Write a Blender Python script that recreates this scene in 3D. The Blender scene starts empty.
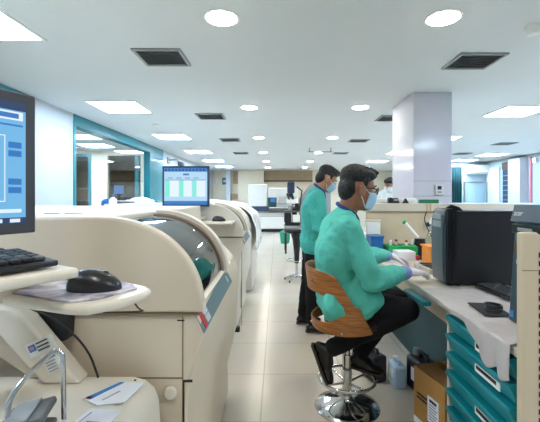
import bpy, bmesh, math, random
from mathutils import Vector, Matrix, noise
random.seed(7)
sc = bpy.context.scene
C = sc.collection
V = Vector
PI = math.pi
F, CX, CY, H = 370.0, 277.0, 197.0, 1.35
CEIL = 2.55

# ---------------------------------------------------------------- camera
cam = bpy.data.cameras.new('camera'); co = bpy.data.objects.new('camera', cam); C.objects.link(co)
co.location = (0, 0, H); co.rotation_euler = (PI/2, 0, 0)
cam.sensor_fit = 'HORIZONTAL'; cam.sensor_width = 36; cam.lens = F/540*36
cam.shift_x = -(CX-270)/540; cam.shift_y = -(211-CY)/540
cam.clip_start = .05
sc.camera = co

# ---------------------------------------------------------------- materials
def lin(c):
    c /= 255.0
    return c/12.92 if c <= .04045 else ((c+.055)/1.055)**2.4
def rgb(*c): return (lin(c[0]), lin(c[1]), lin(c[2]), 1)
def mat(name, col, rough=.5, metal=0, var=.05, scale=6, bump=0, bscale=40, coat=0, spec=.5, sss=0):
    m = bpy.data.materials.new(name); m.use_nodes = True
    nt = m.node_tree; b = nt.nodes['Principled BSDF']
    c = rgb(*col)
    tc = nt.nodes.new('ShaderNodeTexCoord')
    if var:
        n = nt.nodes.new('ShaderNodeTexNoise'); n.inputs['Scale'].default_value = scale; n.inputs['Detail'].default_value = 4
        nt.links.new(tc.outputs['Object'], n.inputs['Vector'])
        r = nt.nodes.new('ShaderNodeValToRGB')
        r.color_ramp.elements[0].position = .3; r.color_ramp.elements[1].position = .7
        r.color_ramp.elements[0].color = tuple(x*(1-var) for x in c[:3])+(1,)
        r.color_ramp.elements[1].color = tuple(min(1, x*(1+var)) for x in c[:3])+(1,)
        nt.links.new(n.outputs['Fac'], r.inputs['Fac']); nt.links.new(r.outputs['Color'], b.inputs['Base Color'])
    else:
        b.inputs['Base Color'].default_value = c
    b.inputs['Roughness'].default_value = rough; b.inputs['Metallic'].default_value = metal
    b.inputs['Coat Weight'].default_value = coat; b.inputs['Coat Roughness'].default_value = .08
    b.inputs['Specular IOR Level'].default_value = spec
    if bump:
        n2 = nt.nodes.new('ShaderNodeTexNoise'); n2.inputs['Scale'].default_value = bscale; n2.inputs['Detail'].default_value = 5
        nt.links.new(tc.outputs['Object'], n2.inputs['Vector'])
        bp = nt.nodes.new('ShaderNodeBump'); bp.inputs['Strength'].default_value = bump; bp.inputs['Distance'].default_value = .02
        nt.links.new(n2.outputs['Fac'], bp.inputs['Height']); nt.links.new(bp.outputs['Normal'], b.inputs['Normal'])
    return m
def emis(name, col, s):
    m = bpy.data.materials.new(name); m.use_nodes = True
    b = m.node_tree.nodes['Principled BSDF']
    b.inputs['Base Color'].default_value = (.02, .02, .02, 1)
    b.inputs['Emission Color'].default_value = rgb(*col); b.inputs['Emission Strength'].default_value = s
    b.inputs['Roughness'].default_value = .3
    return m
def glass(name, tint, refl=.9, rough=.02):
    m = bpy.data.materials.new(name); m.use_nodes = True; nt = m.node_tree
    for n in list(nt.nodes):
        if n.type != 'OUTPUT_MATERIAL': nt.nodes.remove(n)
    out = [n for n in nt.nodes if n.type == 'OUTPUT_MATERIAL'][0]
    t = nt.nodes.new('ShaderNodeBsdfTransparent'); t.inputs['Color'].default_value = (*tint, 1)
    g = nt.nodes.new('ShaderNodeBsdfGlossy'); g.inputs['Roughness'].default_value = rough; g.inputs['Color'].default_value = (refl, refl, refl, 1)
    f = nt.nodes.new('ShaderNodeFresnel'); ge = nt.nodes.new('ShaderNodeNewGeometry'); mr = nt.nodes.new('ShaderNodeMapRange')
    mr.inputs['To Min'].default_value = 1.45; mr.inputs['To Max'].default_value = 1/1.45
    nt.links.new(ge.outputs['Backfacing'], mr.inputs['Value']); nt.links.new(mr.outputs[0], f.inputs['IOR'])
    mx = nt.nodes.new('ShaderNodeMixShader')
    nt.links.new(f.outputs[0], mx.inputs[0]); nt.links.new(t.outputs[0], mx.inputs[1]); nt.links.new(g.outputs[0], mx.inputs[2])
    nt.links.new(mx.outputs[0], out.inputs['Surface'])
    return m
def tile_mat(name, c1, c2, grout, w, rough, off=(0, 0), bw=.006):
    m = bpy.data.materials.new(name); m.use_nodes = True; nt = m.node_tree; b = nt.nodes['Principled BSDF']
    tc = nt.nodes.new('ShaderNodeTexCoord'); mp = nt.nodes.new('ShaderNodeMapping'); mp.inputs['Location'].default_value = (off[0], off[1], 0)
    br = nt.nodes.new('ShaderNodeTexBrick'); br.offset = 0; br.squash = 1
    br.inputs['Color1'].default_value = rgb(*c1); br.inputs['Color2'].default_value = rgb(*c2); br.inputs['Mortar'].default_value = rgb(*grout)
    br.inputs['Scale'].default_value = 1; br.inputs['Brick Width'].default_value = w; br.inputs['Row Height'].default_value = w
    br.inputs['Mortar Size'].default_value = bw; br.inputs['Mortar Smooth'].default_value = .3
    nt.links.new(tc.outputs['Object'], mp.inputs['Vector']); nt.links.new(mp.outputs[0], br.inputs['Vector'])
    n = nt.nodes.new('ShaderNodeTexNoise'); n.inputs['Scale'].default_value = 2.5; n.inputs['Detail'].default_value = 6
    nt.links.new(tc.outputs['Object'], n.inputs['Vector'])
    mx = nt.nodes.new('ShaderNodeMix'); mx.data_type = 'RGBA'; mx.blend_type = 'MULTIPLY'
    mx.inputs[0].default_value = .18
    nt.links.new(br.outputs['Color'], mx.inputs[6]); nt.links.new(n.outputs['Color'], mx.inputs[7])
    nt.links.new(mx.outputs[2], b.inputs['Base Color'])
    b.inputs['Roughness'].default_value = rough
    return m

M = {}
M['cream'] = mat('cream_plastic', (214, 198, 174), .35, var=.02, scale=3)
M['cream_light'] = mat('pale_cream_plastic', (222, 212, 194), .35, var=.02, scale=3)
M['cream_cool_lit'] = mat('cream_in_cool_light', (222, 216, 204), .35, var=.02)  # analyzer cream made whiter: cooler light put into the colour
M['cream_shade'] = mat('cream_plastic_shaded', (190, 174, 148), .4, var=.03)  # cream plastic with shade put into the colour
M['white_plastic'] = mat('white_plastic', (232, 232, 226), .35, var=.02)
M['grey_plastic'] = mat('grey_plastic', (84, 86, 84), .4, var=.06)
M['midgrey'] = mat('mid_grey', (150, 152, 152), .5, var=.05)
M['dark_seam'] = mat('dark_seam', (40, 34, 28), .7, var=0)
M['soft_seam'] = mat('soft_seam', (138, 118, 92), .6, var=0)
M['rim'] = mat('rim_brown', (150, 130, 112), .35, var=.05)
M['black'] = mat('black_plastic', (24, 24, 27), .32, var=.05)
M['black_matte'] = mat('black_matte', (30, 30, 33), .6, var=.08)
M['pc_side'] = mat('pc_side', (22, 21, 26), .5, var=.06, bump=.05, bscale=300)
M['pc_front'] = mat('pc_front', (58, 72, 80), .3, var=.06)
M['bezel'] = mat('bezel_grey', (62, 62, 66), .4, var=.04)
M['bezel_blue'] = mat('bezel_blue', (38, 56, 84), .3, var=.04)
M['key'] = mat('key_black', (34, 34, 36), .45, var=.1)
M['keygloss'] = mat('key_grey', (70, 72, 74), .3, var=.1)
M['chrome'] = mat('chrome', (205, 205, 205), .12, 1, var=0)
M['steel'] = mat('steel', (170, 172, 170), .3, 1, var=.03)
M['teal'] = mat('teal_paint', (8, 118, 130), .35, var=.04, coat=.3)
M['teal_drawer'] = mat('teal_drawer', (10, 128, 136), .4, var=.07, bump=.08, bscale=60)
M['teal_dark'] = mat('teal_dark', (12, 62, 66), .5, var=.06)
M['bluegrey'] = mat('blue_grey_strip', (92, 118, 126), .35, var=.03)
M['red'] = mat('red', (200, 28, 34), .4, var=.05)
M['white'] = mat('white_paint', (206, 210, 211), .5, var=.015)
M['paper'] = mat('paper', (232, 234, 240), .7, var=.03, scale=20)
M['print_grey'] = mat('print_grey', (150, 152, 160), .7, var=.1, scale=60)
M['print_blue'] = mat('print_blue', (60, 130, 190), .6, var=.05)
M['print_black'] = mat('print_black', (30, 30, 34), .6, var=0)
M['pink'] = mat('pink', (222, 130, 140), .5, var=0)
M['wallwhite'] = mat('wall_white', (184, 191, 195), .45, var=.015, bump=.02, bscale=30)
M['wallcream'] = mat('wall_cream', (232, 222, 198), .5, var=.02, bump=.02, bscale=30)
M['wallcool'] = mat('wall_cool', (176, 200, 210), .45, var=.02)
M['ceil'] = mat('ceiling_paint', (218, 222, 222), .7, var=.012, scale=2, bump=.015, bscale=80)
M['tan'] = mat('tan_wood', (188, 164, 128), .5, var=.08)
M['brown'] = mat('brown_dark', (92, 72, 56), .5, var=.1)
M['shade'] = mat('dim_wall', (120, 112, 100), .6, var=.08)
M['coat'] = mat('scrub_green', (86, 184, 164), .75, var=.08, scale=5, bump=.6, bscale=14, spec=.25)
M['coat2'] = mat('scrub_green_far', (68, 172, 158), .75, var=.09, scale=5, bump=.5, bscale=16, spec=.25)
M['navy'] = mat('navy_cloth', (28, 62, 120), .8, var=.1)
M['lav'] = mat('lavender_cloth', (128, 142, 200), .8, var=.06, bump=.2, bscale=60)
M['trouser'] = mat('black_cloth', (22, 21, 24), .8, var=.15, bump=.3, bscale=30, spec=.2)
M['skin'] = mat('skin', (152, 102, 76), .5, var=.06, scale=15)
M['skin2'] = mat('skin_pale', (172, 122, 94), .5, var=.06, scale=15)
M['hair'] = mat('hair_black', (11, 10, 11), .6, var=.4, scale=40, bump=.6, bscale=70)
M['mask'] = mat('mask_blue', (168, 205, 224), .75, var=.04, bump=.1, bscale=90)
M['glove'] = mat('glove_white', (226, 218, 220), .5, var=.04, scale=20, bump=.1, bscale=60)
M['shoe'] = mat('shoe_black', (26, 24, 24), .22, var=.1)
M['sole'] = mat('sole_brown', (66, 56, 48), .7, var=.15)
M['eye'] = mat('eye_white', (225, 220, 215), .2, var=0)
M['whitecoat'] = mat('white_cloth', (214, 224, 226), .8, var=.04, bump=.2, bscale=22)
M['cardboard'] = mat('cardboard', (178, 132, 72), .8, var=.06, scale=12)
M['cardboard_in'] = mat('cardboard_inside', (140, 100, 56), .85, var=.06, scale=12)
M['bench'] = mat('bench_cream', (204, 194, 178), .4, var=.03)
M['panel_beige'] = mat('panel_beige', (204, 186, 156), .5, var=.02)
M['sheet'] = mat('grey_sheet', (186, 178, 174), .45, var=.04, scale=10, bump=.15, bscale=12)
M['blue_plastic'] = mat('blue_plastic', (24, 98, 160), .4, var=.05)
M['green_plastic'] = mat('green_plastic', (20, 168, 84), .4, var=.05)
M['bin'] = mat('bin_green', (30, 150, 116), .5, var=.05)
M['orange'] = mat('orange_plastic', (238, 150, 60), .45, var=.05)
M['jug'] = mat('jug_blue_white', (170, 196, 220), .35, var=.05)
M['jug_black'] = mat('jug_black', (16, 18, 30), .3, var=.1)
M['film'] = mat('milky_plastic_film', (228, 230, 226), .25, var=.03, bump=.5, bscale=14)
M['floor'] = tile_mat('floor_tile', (222, 213, 198), (219, 210, 195), (192, 182, 166), .6, .22, off=(.1, .18))
M['column'] = tile_mat('column_panel', (216, 216, 226), (214, 214, 226), (196, 196, 206), 2.4, .12, off=(0, 0), bw=.002)
M['lamp_cool'] = emis('lamp_cool', (208, 230, 255), 47)
M['lamp_warm'] = emis('lamp_warm', (255, 248, 236), 105)
M['screen_bg'] = emis('screen_bg', (176, 214, 240), 1.0)
M['screen_blue'] = emis('screen_blue', (40, 120, 200), .9)
M['screen_dblue'] = emis('screen_dark_blue', (36, 66, 120), .6)
M['screen_mint'] = emis('screen_mint', (120, 235, 210), 1.0)
M['screen_white'] = emis('screen_white', (226, 240, 252), 1.0)
M['screen_near'] = emis('screen_near', (112, 184, 232), .95)
M['glass'] = glass('window_glass', (.93, .96, .96))
M['hood_glass'] = glass('hood_glass', (.34, .37, .38), .95)
M['clear'] = glass('clear_plastic', (.85, .9, .9))

def wood_mat():
    m = bpy.data.materials.new('walnut_ply'); m.use_nodes = True; nt = m.node_tree; b = nt.nodes['Principled BSDF']
    tc = nt.nodes.new('ShaderNodeTexCoord'); mp = nt.nodes.new('ShaderNodeMapping'); mp.inputs['Scale'].default_value = (2, 2, 22)
    n = nt.nodes.new('ShaderNodeTexNoise'); n.inputs['Scale'].default_value = 5; n.inputs['Detail'].default_value = 8
    r = nt.nodes.new('ShaderNodeValToRGB')
    r.color_ramp.elements[0].position = .3; r.color_ramp.elements[0].color = rgb(120, 68, 30)
    r.color_ramp.elements[1].position = .7; r.color_ramp.elements[1].color = rgb(184, 118, 58)
    nt.links.new(tc.outputs['Object'], mp.inputs[0]); nt.links.new(mp.outputs[0], n.inputs['Vector'])
    nt.links.new(n.outputs['Fac'], r.inputs['Fac']); nt.links.new(r.outputs['Color'], b.inputs['Base Color'])
    b.inputs['Roughness'].default_value = .35
    return m
M['wood'] = wood_mat()

# ---------------------------------------------------------------- helpers
def root_loc(o):
    l = V((0, 0, 0))
    while o is not None:
        l = l + V(o.location); o = o.parent
    return l
class MB:
    def __init__(s): s.bm = bmesh.new(); s.mi = 0
    def _fin(s, verts, mtx=None):
        if mtx is not None: bmesh.ops.transform(s.bm, matrix=mtx, verts=verts)
        fs = set()
        for v in verts:
            for f in v.link_faces: fs.add(f)
        for f in fs: f.material_index = s.mi
        return s
    def box(s, x0, x1, y0, y1, z0, z1, m=None):
        r = bmesh.ops.create_cube(s.bm, size=1)
        for v in r['verts']:
            v.co = V((x0+(v.co.x+.5)*(x1-x0), y0+(v.co.y+.5)*(y1-y0), z0+(v.co.z+.5)*(z1-z0)))
        return s._fin(r['verts'], m)
    def cyl(s, c, r, h, r2=None, seg=32, m=None, axis='z'):
        rr = bmesh.ops.create_cone(s.bm, cap_ends=True, segments=seg, radius1=r, radius2=r if r2 is None else r2, depth=h)
        rot = {'z': Matrix.Identity(4), 'x': Matrix.Rotation(PI/2, 4, 'Y'), 'y': Matrix.Rotation(-PI/2, 4, 'X')}[axis]
        mm = Matrix.Translation(V(c)) @ rot
        if axis == 'z': mm = Matrix.Translation(V(c)+V((0, 0, h/2)))
        if m is not None: mm = m @ mm
        return s._fin(rr['verts'], mm)
    def sph(s, c, r, seg=20, m=None):
        if not hasattr(r, '__len__'): r = (r, r, r)
        rr = bmesh.ops.create_uvsphere(s.bm, u_segments=seg, v_segments=seg//2+2, radius=1)
        mm = Matrix.Translation(V(c)) @ Matrix.Diagonal((*r, 1))
        if m is not None: mm = m @ mm
        return s._fin(rr['verts'], mm)
    def lathe(s, prof, c=(0, 0, 0), seg=40, m=None):
        rings = []; vs = []
        for (r, z) in prof:
            ring = [s.bm.verts.new((c[0]+max(r, 1e-4)*math.cos(2*PI*i/seg), c[1]+max(r, 1e-4)*math.sin(2*PI*i/seg), c[2]+z)) for i in range(seg)]
            rings.append(ring); vs += ring
        for a, b in zip(rings[:-1], rings[1:]):
            for i in range(seg):
                j = (i+1) % seg
                s.bm.faces.new((a[i], a[j], b[j], b[i]))
        s.bm.faces.new(rings[0][::-1]); s.bm.faces.new(rings[-1])
        return s._fin(vs, m)
    def tube(s, pts, r, seg=10, closed=False, m=None):
        pts = [V(p) for p in pts]; n = len(pts); rings = []; vs = []
        up = None
        for i, p in enumerate(pts):
            if closed: t = (pts[(i+1) % n]-pts[i-1]).normalized()
            else: t = (pts[min(i+1, n-1)]-pts[max(i-1, 0)]).normalized()
            if up is None:
                up = V((0, 0, 1)) if abs(t.z) < .9 else V((1, 0, 0))
            a = (up-t*up.dot(t)).normalized(); up = a; b = t.cross(a)
            rr = r[i] if hasattr(r, '__len__') else r
            ring = [s.bm.verts.new(p+rr*(a*math.cos(2*PI*k/seg)+b*math.sin(2*PI*k/seg))) for k in range(seg)]
            rings.append(ring); vs += ring
        rg = list(zip(rings[:-1], rings[1:]))
        if closed: rg.append((rings[-1], rings[0]))
        for a, b in rg:
            for i in range(seg):
                j = (i+1) % seg
                s.bm.faces.new((a[i], a[j], b[j], b[i]))
        if not closed:
            s.bm.faces.new(rings[0][::-1]); s.bm.faces.new(rings[-1])
        return s._fin(vs, m)
    def prism(s, poly, a, b, axis='y', m=None):
        def mk(p, t):
            return {'y': V((p[0], t, p[1])), 'z': V((p[0], p[1], t)), 'x': V((t, p[0], p[1]))}[axis]
        A = [s.bm.verts.new(mk(p, a)) for p in poly]; B = [s.bm.verts.new(mk(p, b)) for p in poly]
        n = len(poly)
        for i in range(n):
            j = (i+1) % n
            s.bm.faces.new((A[i], A[j], B[j], B[i]))
        s.bm.faces.new(A[::-1]); s.bm.faces.new(B)
        return s._fin(A+B, m)
    def loft(s, A, B, m=None):
        A = [s.bm.verts.new(p) for p in A]; B = [s.bm.verts.new(p) for p in B]; n = len(A)
        for i in range(n):
            j = (i+1) % n
            s.bm.faces.new((A[i], A[j], B[j], B[i]))
        s.bm.faces.new(A[::-1]); s.bm.faces.new(B)
        return s._fin(A+B, m)
    def hull(s, balls, seg=14):
        pts = []
        for c, r in balls:
            c = V(c)
            for i in range(seg//2+1):
                ph = PI*i/(seg//2)
                for k in range(seg if 0 < i < seg//2 else 1):
                    th = 2*PI*k/seg
                    pts.append(s.bm.verts.new(c+r*V((math.sin(ph)*math.cos(th), math.sin(ph)*math.sin(th), math.cos(ph)))))
        r = bmesh.ops.convex_hull(s.bm, input=pts)
        for f in r['geom']:
            if isinstance(f, bmesh.types.BMFace): f.material_index = s.mi
        dead = [v for v in r['geom_interior'] if isinstance(v, bmesh.types.BMVert)]
        dead += [v for v in r['geom_unused'] if isinstance(v, bmesh.types.BMVert)]
        if dead: bmesh.ops.delete(s.bm, geom=list(set(dead)), context='VERTS')
        return s
    def surf(s, fn, nu, nv, m=None):
        g = [[s.bm.verts.new(fn(u/nu, v/nv)) for v in range(nv+1)] for u in range(nu+1)]
        for u in range(nu):
            for v in range(nv):
                s.bm.faces.new((g[u][v], g[u+1][v], g[u+1][v+1], g[u][v+1]))
        return s._fin([x for r in g for x in r], m)
    def build(s, name, mats, parent=None, bev=0, bseg=2, smooth=False, solid=0, local=False):
        me = bpy.data.meshes.new(name)
        bmesh.ops.recalc_face_normals(s.bm, faces=s.bm.faces[:])
        off = V((0, 0, 0))
        if parent is not None:
            if not local: off = root_loc(parent)
        elif not local:
            xs = [v.co for v in s.bm.verts]
            off = V(((min(v.x for v in xs)+max(v.x for v in xs))/2, (min(v.y for v in xs)+max(v.y for v in xs))/2, min(v.z for v in xs)))
        if off.length: bmesh.ops.translate(s.bm, vec=-off, verts=s.bm.verts[:])
        s.bm.to_mesh(me); s.bm.free()
        if not isinstance(mats, (list, tuple)): mats = [mats]
        for mt in mats: me.materials.append(M[mt] if isinstance(mt, str) else mt)
        o = bpy.data.objects.new(name, me); C.objects.link(o)
        if parent is not None: o.parent = parent
        else: o.location = off
        if smooth or bev:
            for p in me.polygons: p.use_smooth = True
        if bev:
            b = o.modifiers.new('bevel', 'BEVEL'); b.width = bev; b.segments = bseg; b.limit_method = 'ANGLE'; b.angle_limit = math.radians(35)
            b.harden_normals = False
            me.set_sharp_from_angle(angle=math.radians(50))
        elif smooth:
            me.set_sharp_from_angle(angle=math.radians(45))
        if solid:
            b = o.modifiers.new('solid', 'SOLIDIFY'); b.thickness = solid
        return o
def tag(o, label=None, cat=None, group=None, kind=None):
    if label: o['label'] = label
    if cat: o['category'] = cat
    if group: o['group'] = group
    if kind: o['kind'] = kind
    return o
def thing(name, loc, label, cat, group=None, rz=0):
    o = bpy.data.objects.new(name, None); C.objects.link(o); o.empty_display_size = .1
    o.location = loc; o.rotation_euler = (0, 0, rz)
    return tag(o, label, cat, group)
def dup(r, loc, label, rz=None, group=None):
    c = r.copy(); C.objects.link(c); c.location = loc
    if rz is not None: c.rotation_euler = (0, 0, rz)
    c['label'] = label
    if group: c['group'] = group
    for ch in [x for x in bpy.data.objects if x.parent == r]:
        d = ch.copy(); C.objects.link(d); d.parent = c
        for g in [x for x in bpy.data.objects if x.parent == ch]:
            e = g.copy(); C.objects.link(e); e.parent = d
    return c
def S(o): return tag(o, kind='structure')
def T3(loc, rz=0, rx=0, ry=0):
    return Matrix.Translation(V(loc)) @ Matrix.Rotation(rz, 4, 'Z') @ Matrix.Rotation(ry, 4, 'Y') @ Matrix.Rotation(rx, 4, 'X')
def remesh(o, vox, smooth=4, fac=.5, disp=None):
    r = o.modifiers.new('remesh', 'REMESH'); r.mode = 'VOXEL'; r.voxel_size = vox; r.use_smooth_shade = True
    if smooth:
        s = o.modifiers.new('smooth', 'SMOOTH'); s.iterations = smooth; s.factor = fac
    for k, (sz, st) in enumerate(disp or []):
        tx = bpy.data.textures.new(o.name+'_t%d' % k, 'CLOUDS'); tx.noise_scale = sz; tx.noise_depth = 2
        d = o.modifiers.new('disp', 'DISPLACE'); d.texture = tx; d.strength = st; d.mid_level = .5; d.texture_coords = 'LOCAL'
    return o

# ================================================================ SETTING
LX, RX, FY, BY = -2.93, 7.1, 17.0, -2.5
S(MB().box(-8, RX+.1, BY-.1, FY+.1, -.1, 0).build('floor', 'floor', local=True))
S(MB().box(-8, RX+.1, BY-.1, FY+.1, CEIL, CEIL+.1).build('ceiling', 'ceil', local=True))
S(MB().box(-8, RX+.1, BY-.1, BY, 0, CEIL).build('wall_back', 'wallwhite', local=True))
S(MB().box(RX, RX+.1, BY, FY, 0, CEIL).build('wall_right', 'wallcool', local=True))
S(MB().box(LX-.1, RX+.1, FY, FY+.1, 0, CEIL).build('wall_far', 'wallcream', local=True))
# left wall with two wide teal-framed window bands
w = MB()
w.box(LX-.12, LX, BY, 1.4, 0, CEIL); w.box(LX-.12, LX, 4.40, 5.32, 0, CEIL); w.box(LX-.12, LX, 9.5, FY, 0, CEIL)
w.box(LX-.12, LX, 1.4, 4.40, 0, 1.0); w.box(LX-.12, LX, 5.32, 9.5, 0, 1.0)
S(w.build('wall_left', 'wallwhite', local=True))
def teal_window(name, y0, y1, solid_from=None):
    f = MB()
    f.box(LX-.13, LX+.015, y0, y1, 2.38, CEIL-.002)
    f.box(LX-.13, LX+.015, y0, y1, 1.0, 1.05)
    f.box(LX-.13, LX+.015, y0, y0+.06, 1.05, 2.38)
    f.box(LX-.13, LX+.015, (solid_from or y1-.06), y1, 1.05, 2.38)
    o = S(f.build(name, 'teal', local=True, bev=.004))
    g = MB(); g.box(LX-.07, LX-.062, y0+.06, (solid_from or y1-.06), 1.05, 2.38)
    g.build('pane', 'glass', parent=o, local=True)
    return o
teal_window('window_1', 5.32, 9.5, 8.5)
teal_window('window_2', 1.4, 4.40)
# the room behind the window
S(MB().box(-8.1, -8, BY, FY, 0, CEIL).build('wall_side_room', 'wallcream', local=True))
w = MB(); yb = 9.55
w.box(-8, -5.35, yb, yb+.1, 0, CEIL); w.box(-4.8, -4.38, yb, yb+.1, 0, CEIL); w.box(-3.52, LX-.12, yb, yb+.1, 0, CEIL)
w.box(-5.35, -4.8, yb, yb+.1, 2.42, CEIL); w.box(-4.38, -3.52, yb, yb+.1, 2.42, CEIL)
S(w.build('wall_inner', 'wallcream', local=True))
d = MB(); d.box(-5.40, -5.33, yb-.03, yb+.02, 0, 2.46); d.box(-4.86, -4.79, yb-.03, yb+.02, 0, 2.46); d.box(-5.33, -4.86, yb-.03, yb+.02, 2.38, 2.46)
S(d.build('door_1', 'teal', local=True, bev=.004))
d = MB(); d.box(-3.66, -3.56, yb-.03, yb+.12, 0, 2.42)
S(d.build('door_2', 'teal', local=True, bev=.004))
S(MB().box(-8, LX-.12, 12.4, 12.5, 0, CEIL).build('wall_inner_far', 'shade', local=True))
S(MB().box(-8, LX-.12, 5.0, 5.08, 0, .02).build('trim_1', 'soft_seam', local=True))
# inner room furniture: wall shelf, desk with blue screen
t = thing('wall_shelf', (-5.1, 12.3, 1.75), 'brown wall shelf in the dim room seen through the window', 'shelf')
MB().box(-5.7, -4.5, 12.1, 12.39, 1.72, 1.76).build('board', 'brown', t); MB().box(-5.7, -5.66, 12.1, 12.39, 1.76, 2.15).build('side_panel', 'brown', t)
MB().box(-4.54, -4.5, 12.1, 12.39, 1.76, 2.15).build('side_panel', 'brown', t)
t = thing('office_desk', (-4.7, 11.2, 0), 'dark office desk under the blue screen in the inner room', 'desk')
MB().box(-5.6, -3.9, 10.8, 11.5, 1.02, 1.06).build('desk_top', 'brown', t); MB().box(-5.55, -5.45, 10.85, 11.45, 0, 1.02).build('side_panel', 'brown', t); MB().box(-4.05, -3.95, 10.85, 11.45, 0, 1.02).build('side_panel', 'brown', t)
MB().box(-5.45, -4.05, 11.4, 11.44, .3, 1.02).build('back_panel', 'brown', t)
t = thing('desktop_monitor', (-4.62, 11.2, 1.06), 'small blue computer screen glowing in the room behind the window', 'monitor')
MB().box(-4.95, -4.61, 11.18, 11.22, 1.41, 1.72).build('casing', 'black', t); MB().box(-4.93, -4.63, 11.172, 11.18, 1.44, 1.70).build('screen', 'screen_blue', t)
MB().box(-4.81, -4.75, 11.19, 11.23, 1.07, 1.45).box(-4.9, -4.66, 11.1, 11.3, 1.06, 1.075).build('stand', 'black', t)
t = thing('filing_cabinet', (-5.1, 10.3, 0), 'grey brown cabinet standing inside the teal doorway beyond the window', 'cabinet')
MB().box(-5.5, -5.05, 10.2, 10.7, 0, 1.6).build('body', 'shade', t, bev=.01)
for k in range(3): MB().box(-5.48, -5.07, 10.18, 10.2, .1+k*.5, .56+k*.5).build('door', 'brown', t)

# column, cross wall, right side
S(MB().box(1.56, 2.0, 4.23, 5.0, 0, CEIL).build('wall_column', 'column', local=True, bev=.006))
g = MB(); g.box(1.555, 2.002, 4.226, 4.232, 1.53, 1.535).box(1.555, 2.002, 4.226, 4.232, 1.358, 1.363)
S(g.build('trim_2', 'midgrey', local=True))
S(MB().box(5.3, RX, 12.6, 12.7, 0, CEIL).build('wall_cross', 'wallcool', local=True))
S(MB().box(5.3, RX-.01, 12.55, 12.6, 2.46, 2.53).build('trim_3', 'midgrey', local=True))
S(MB().box(RX-.05, RX-.003, 1, 12.55, 2.47, 2.54).build('trim_4', 'midgrey', local=True))
# far wall features
S(MB().box(-1.75, -.6, 16.6, 16.998, 0, CEIL).build('wall_far_column', 'wallcream', local=True))
f = MB()
for k in range(9): f.box(-.58, 1.6, 16.93, 16.99, 2.12+k*.047, 2.155+k*.047)
o = S(f.build('window_3', 'tan', local=True)); MB().box(-.6, 1.62, 16.92, 16.99, 2.05, 2.11).build('sill', 'brown', parent=o, local=True)
MB().box(-.6, 1.62, 16.975, 16.995, 2.11, 2.54).build('pane', 'brown', parent=o, local=True)
f = MB(); f.box(-2.2, -1.78, 16.93, 16.995, 1.25, 1.5); f.box(-2.0, -1.78, 16.93, 16.995, 1.95, 2.5)
S(f.build('window_4', 'tan', local=True))
S(MB().box(-2.25, -2.06, 16.3, 16.6, 0, CEIL).build('trim_5', 'wallwhite', local=True))

# ---------------------------------------------------------------- ceiling lights
ordn = ['nearest', 'second', 'third', 'fourth', 'fifth', 'sixth', 'seventh']
proto = None
def panel(x, y, label, grp):
    global proto
    if proto is None:
        proto = thing('panel_light', (x, y, CEIL), label, 'ceiling light', grp)
        m = MB(); m.box(-.325, .325, -.325, -.30, -.012, 0).box(-.325, .325, .30, .325, -.012, 0).box(-.325, -.30, -.30, .30, -.012, 0).box(.30, .325, -.30, .30, -.012, 0)
        m.build('frame', 'white_plastic', proto, local=True)
        MB().box(-.30, .30, -.30, .30, -.008, -.001).build('diffuser', 'lamp_cool', proto, local=True)
        return proto
    return dup(proto, (x, y, CEIL), label, group=grp)
for i, y in enumerate([-.1, 2.5, 4.92, 7.35, 9.8, 12.2, 14.6]):
    panel(-2.08, y, ('square ceiling panel light behind the camera on the left' if i == 0 else
          '%s square panel light of the row along the left wall' % ordn[i-1]), 'panel lights by the left wall')
for i, y in enumerate([0, 2.6, 5.17, 7.6, 10.0, 12.4, 14.9]):
    panel(3.35, y, '%s square panel light of the row passing right of the column' % ordn[i], 'panel lights right of the column')
for i, y in enumerate([2.6, 5.2, 7.8, 10.5, 12.95-.9]):
    panel(6.1, y, '%s square panel light of the row beside the far right wall' % ordn[i], 'panel lights by the right wall')
for i, (x, y) in enumerate([(-4.6, 6.0), (-5.1, 8.6), (-4.2, 8.6)]):
    panel(x, y, 'square panel light in the room behind the glass, %s from the front' % ordn[i], 'panel lights behind the glass')
dl = None
for side, x in (('left', -.37), ('right', 1.11)):
    for i, y in enumerate([0.0, 2.47, 4.93, 7.45, 9.95, 12.4, 14.9]):
        lb = '%s round downlight of the %s row over the aisle' % (('last (behind the camera)' if i == 0 else ordn[i-1]), side)
        if dl is None:
            dl = thing('downlight', (x, y, CEIL), lb, 'ceiling light', 'round downlights over the aisle')
            MB().lathe([(.10, -.010), (.118, -.008), (.12, 0), (.10, 0)], seg=36).build('ring', 'white_plastic', dl, local=True, smooth=True)
            MB().cyl((0, 0, -.012), .10, .008, seg=36).build('diffuser', 'lamp_warm', dl, local=True)
        else: dup(dl, (x, y, CEIL), lb)
vt = None
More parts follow.
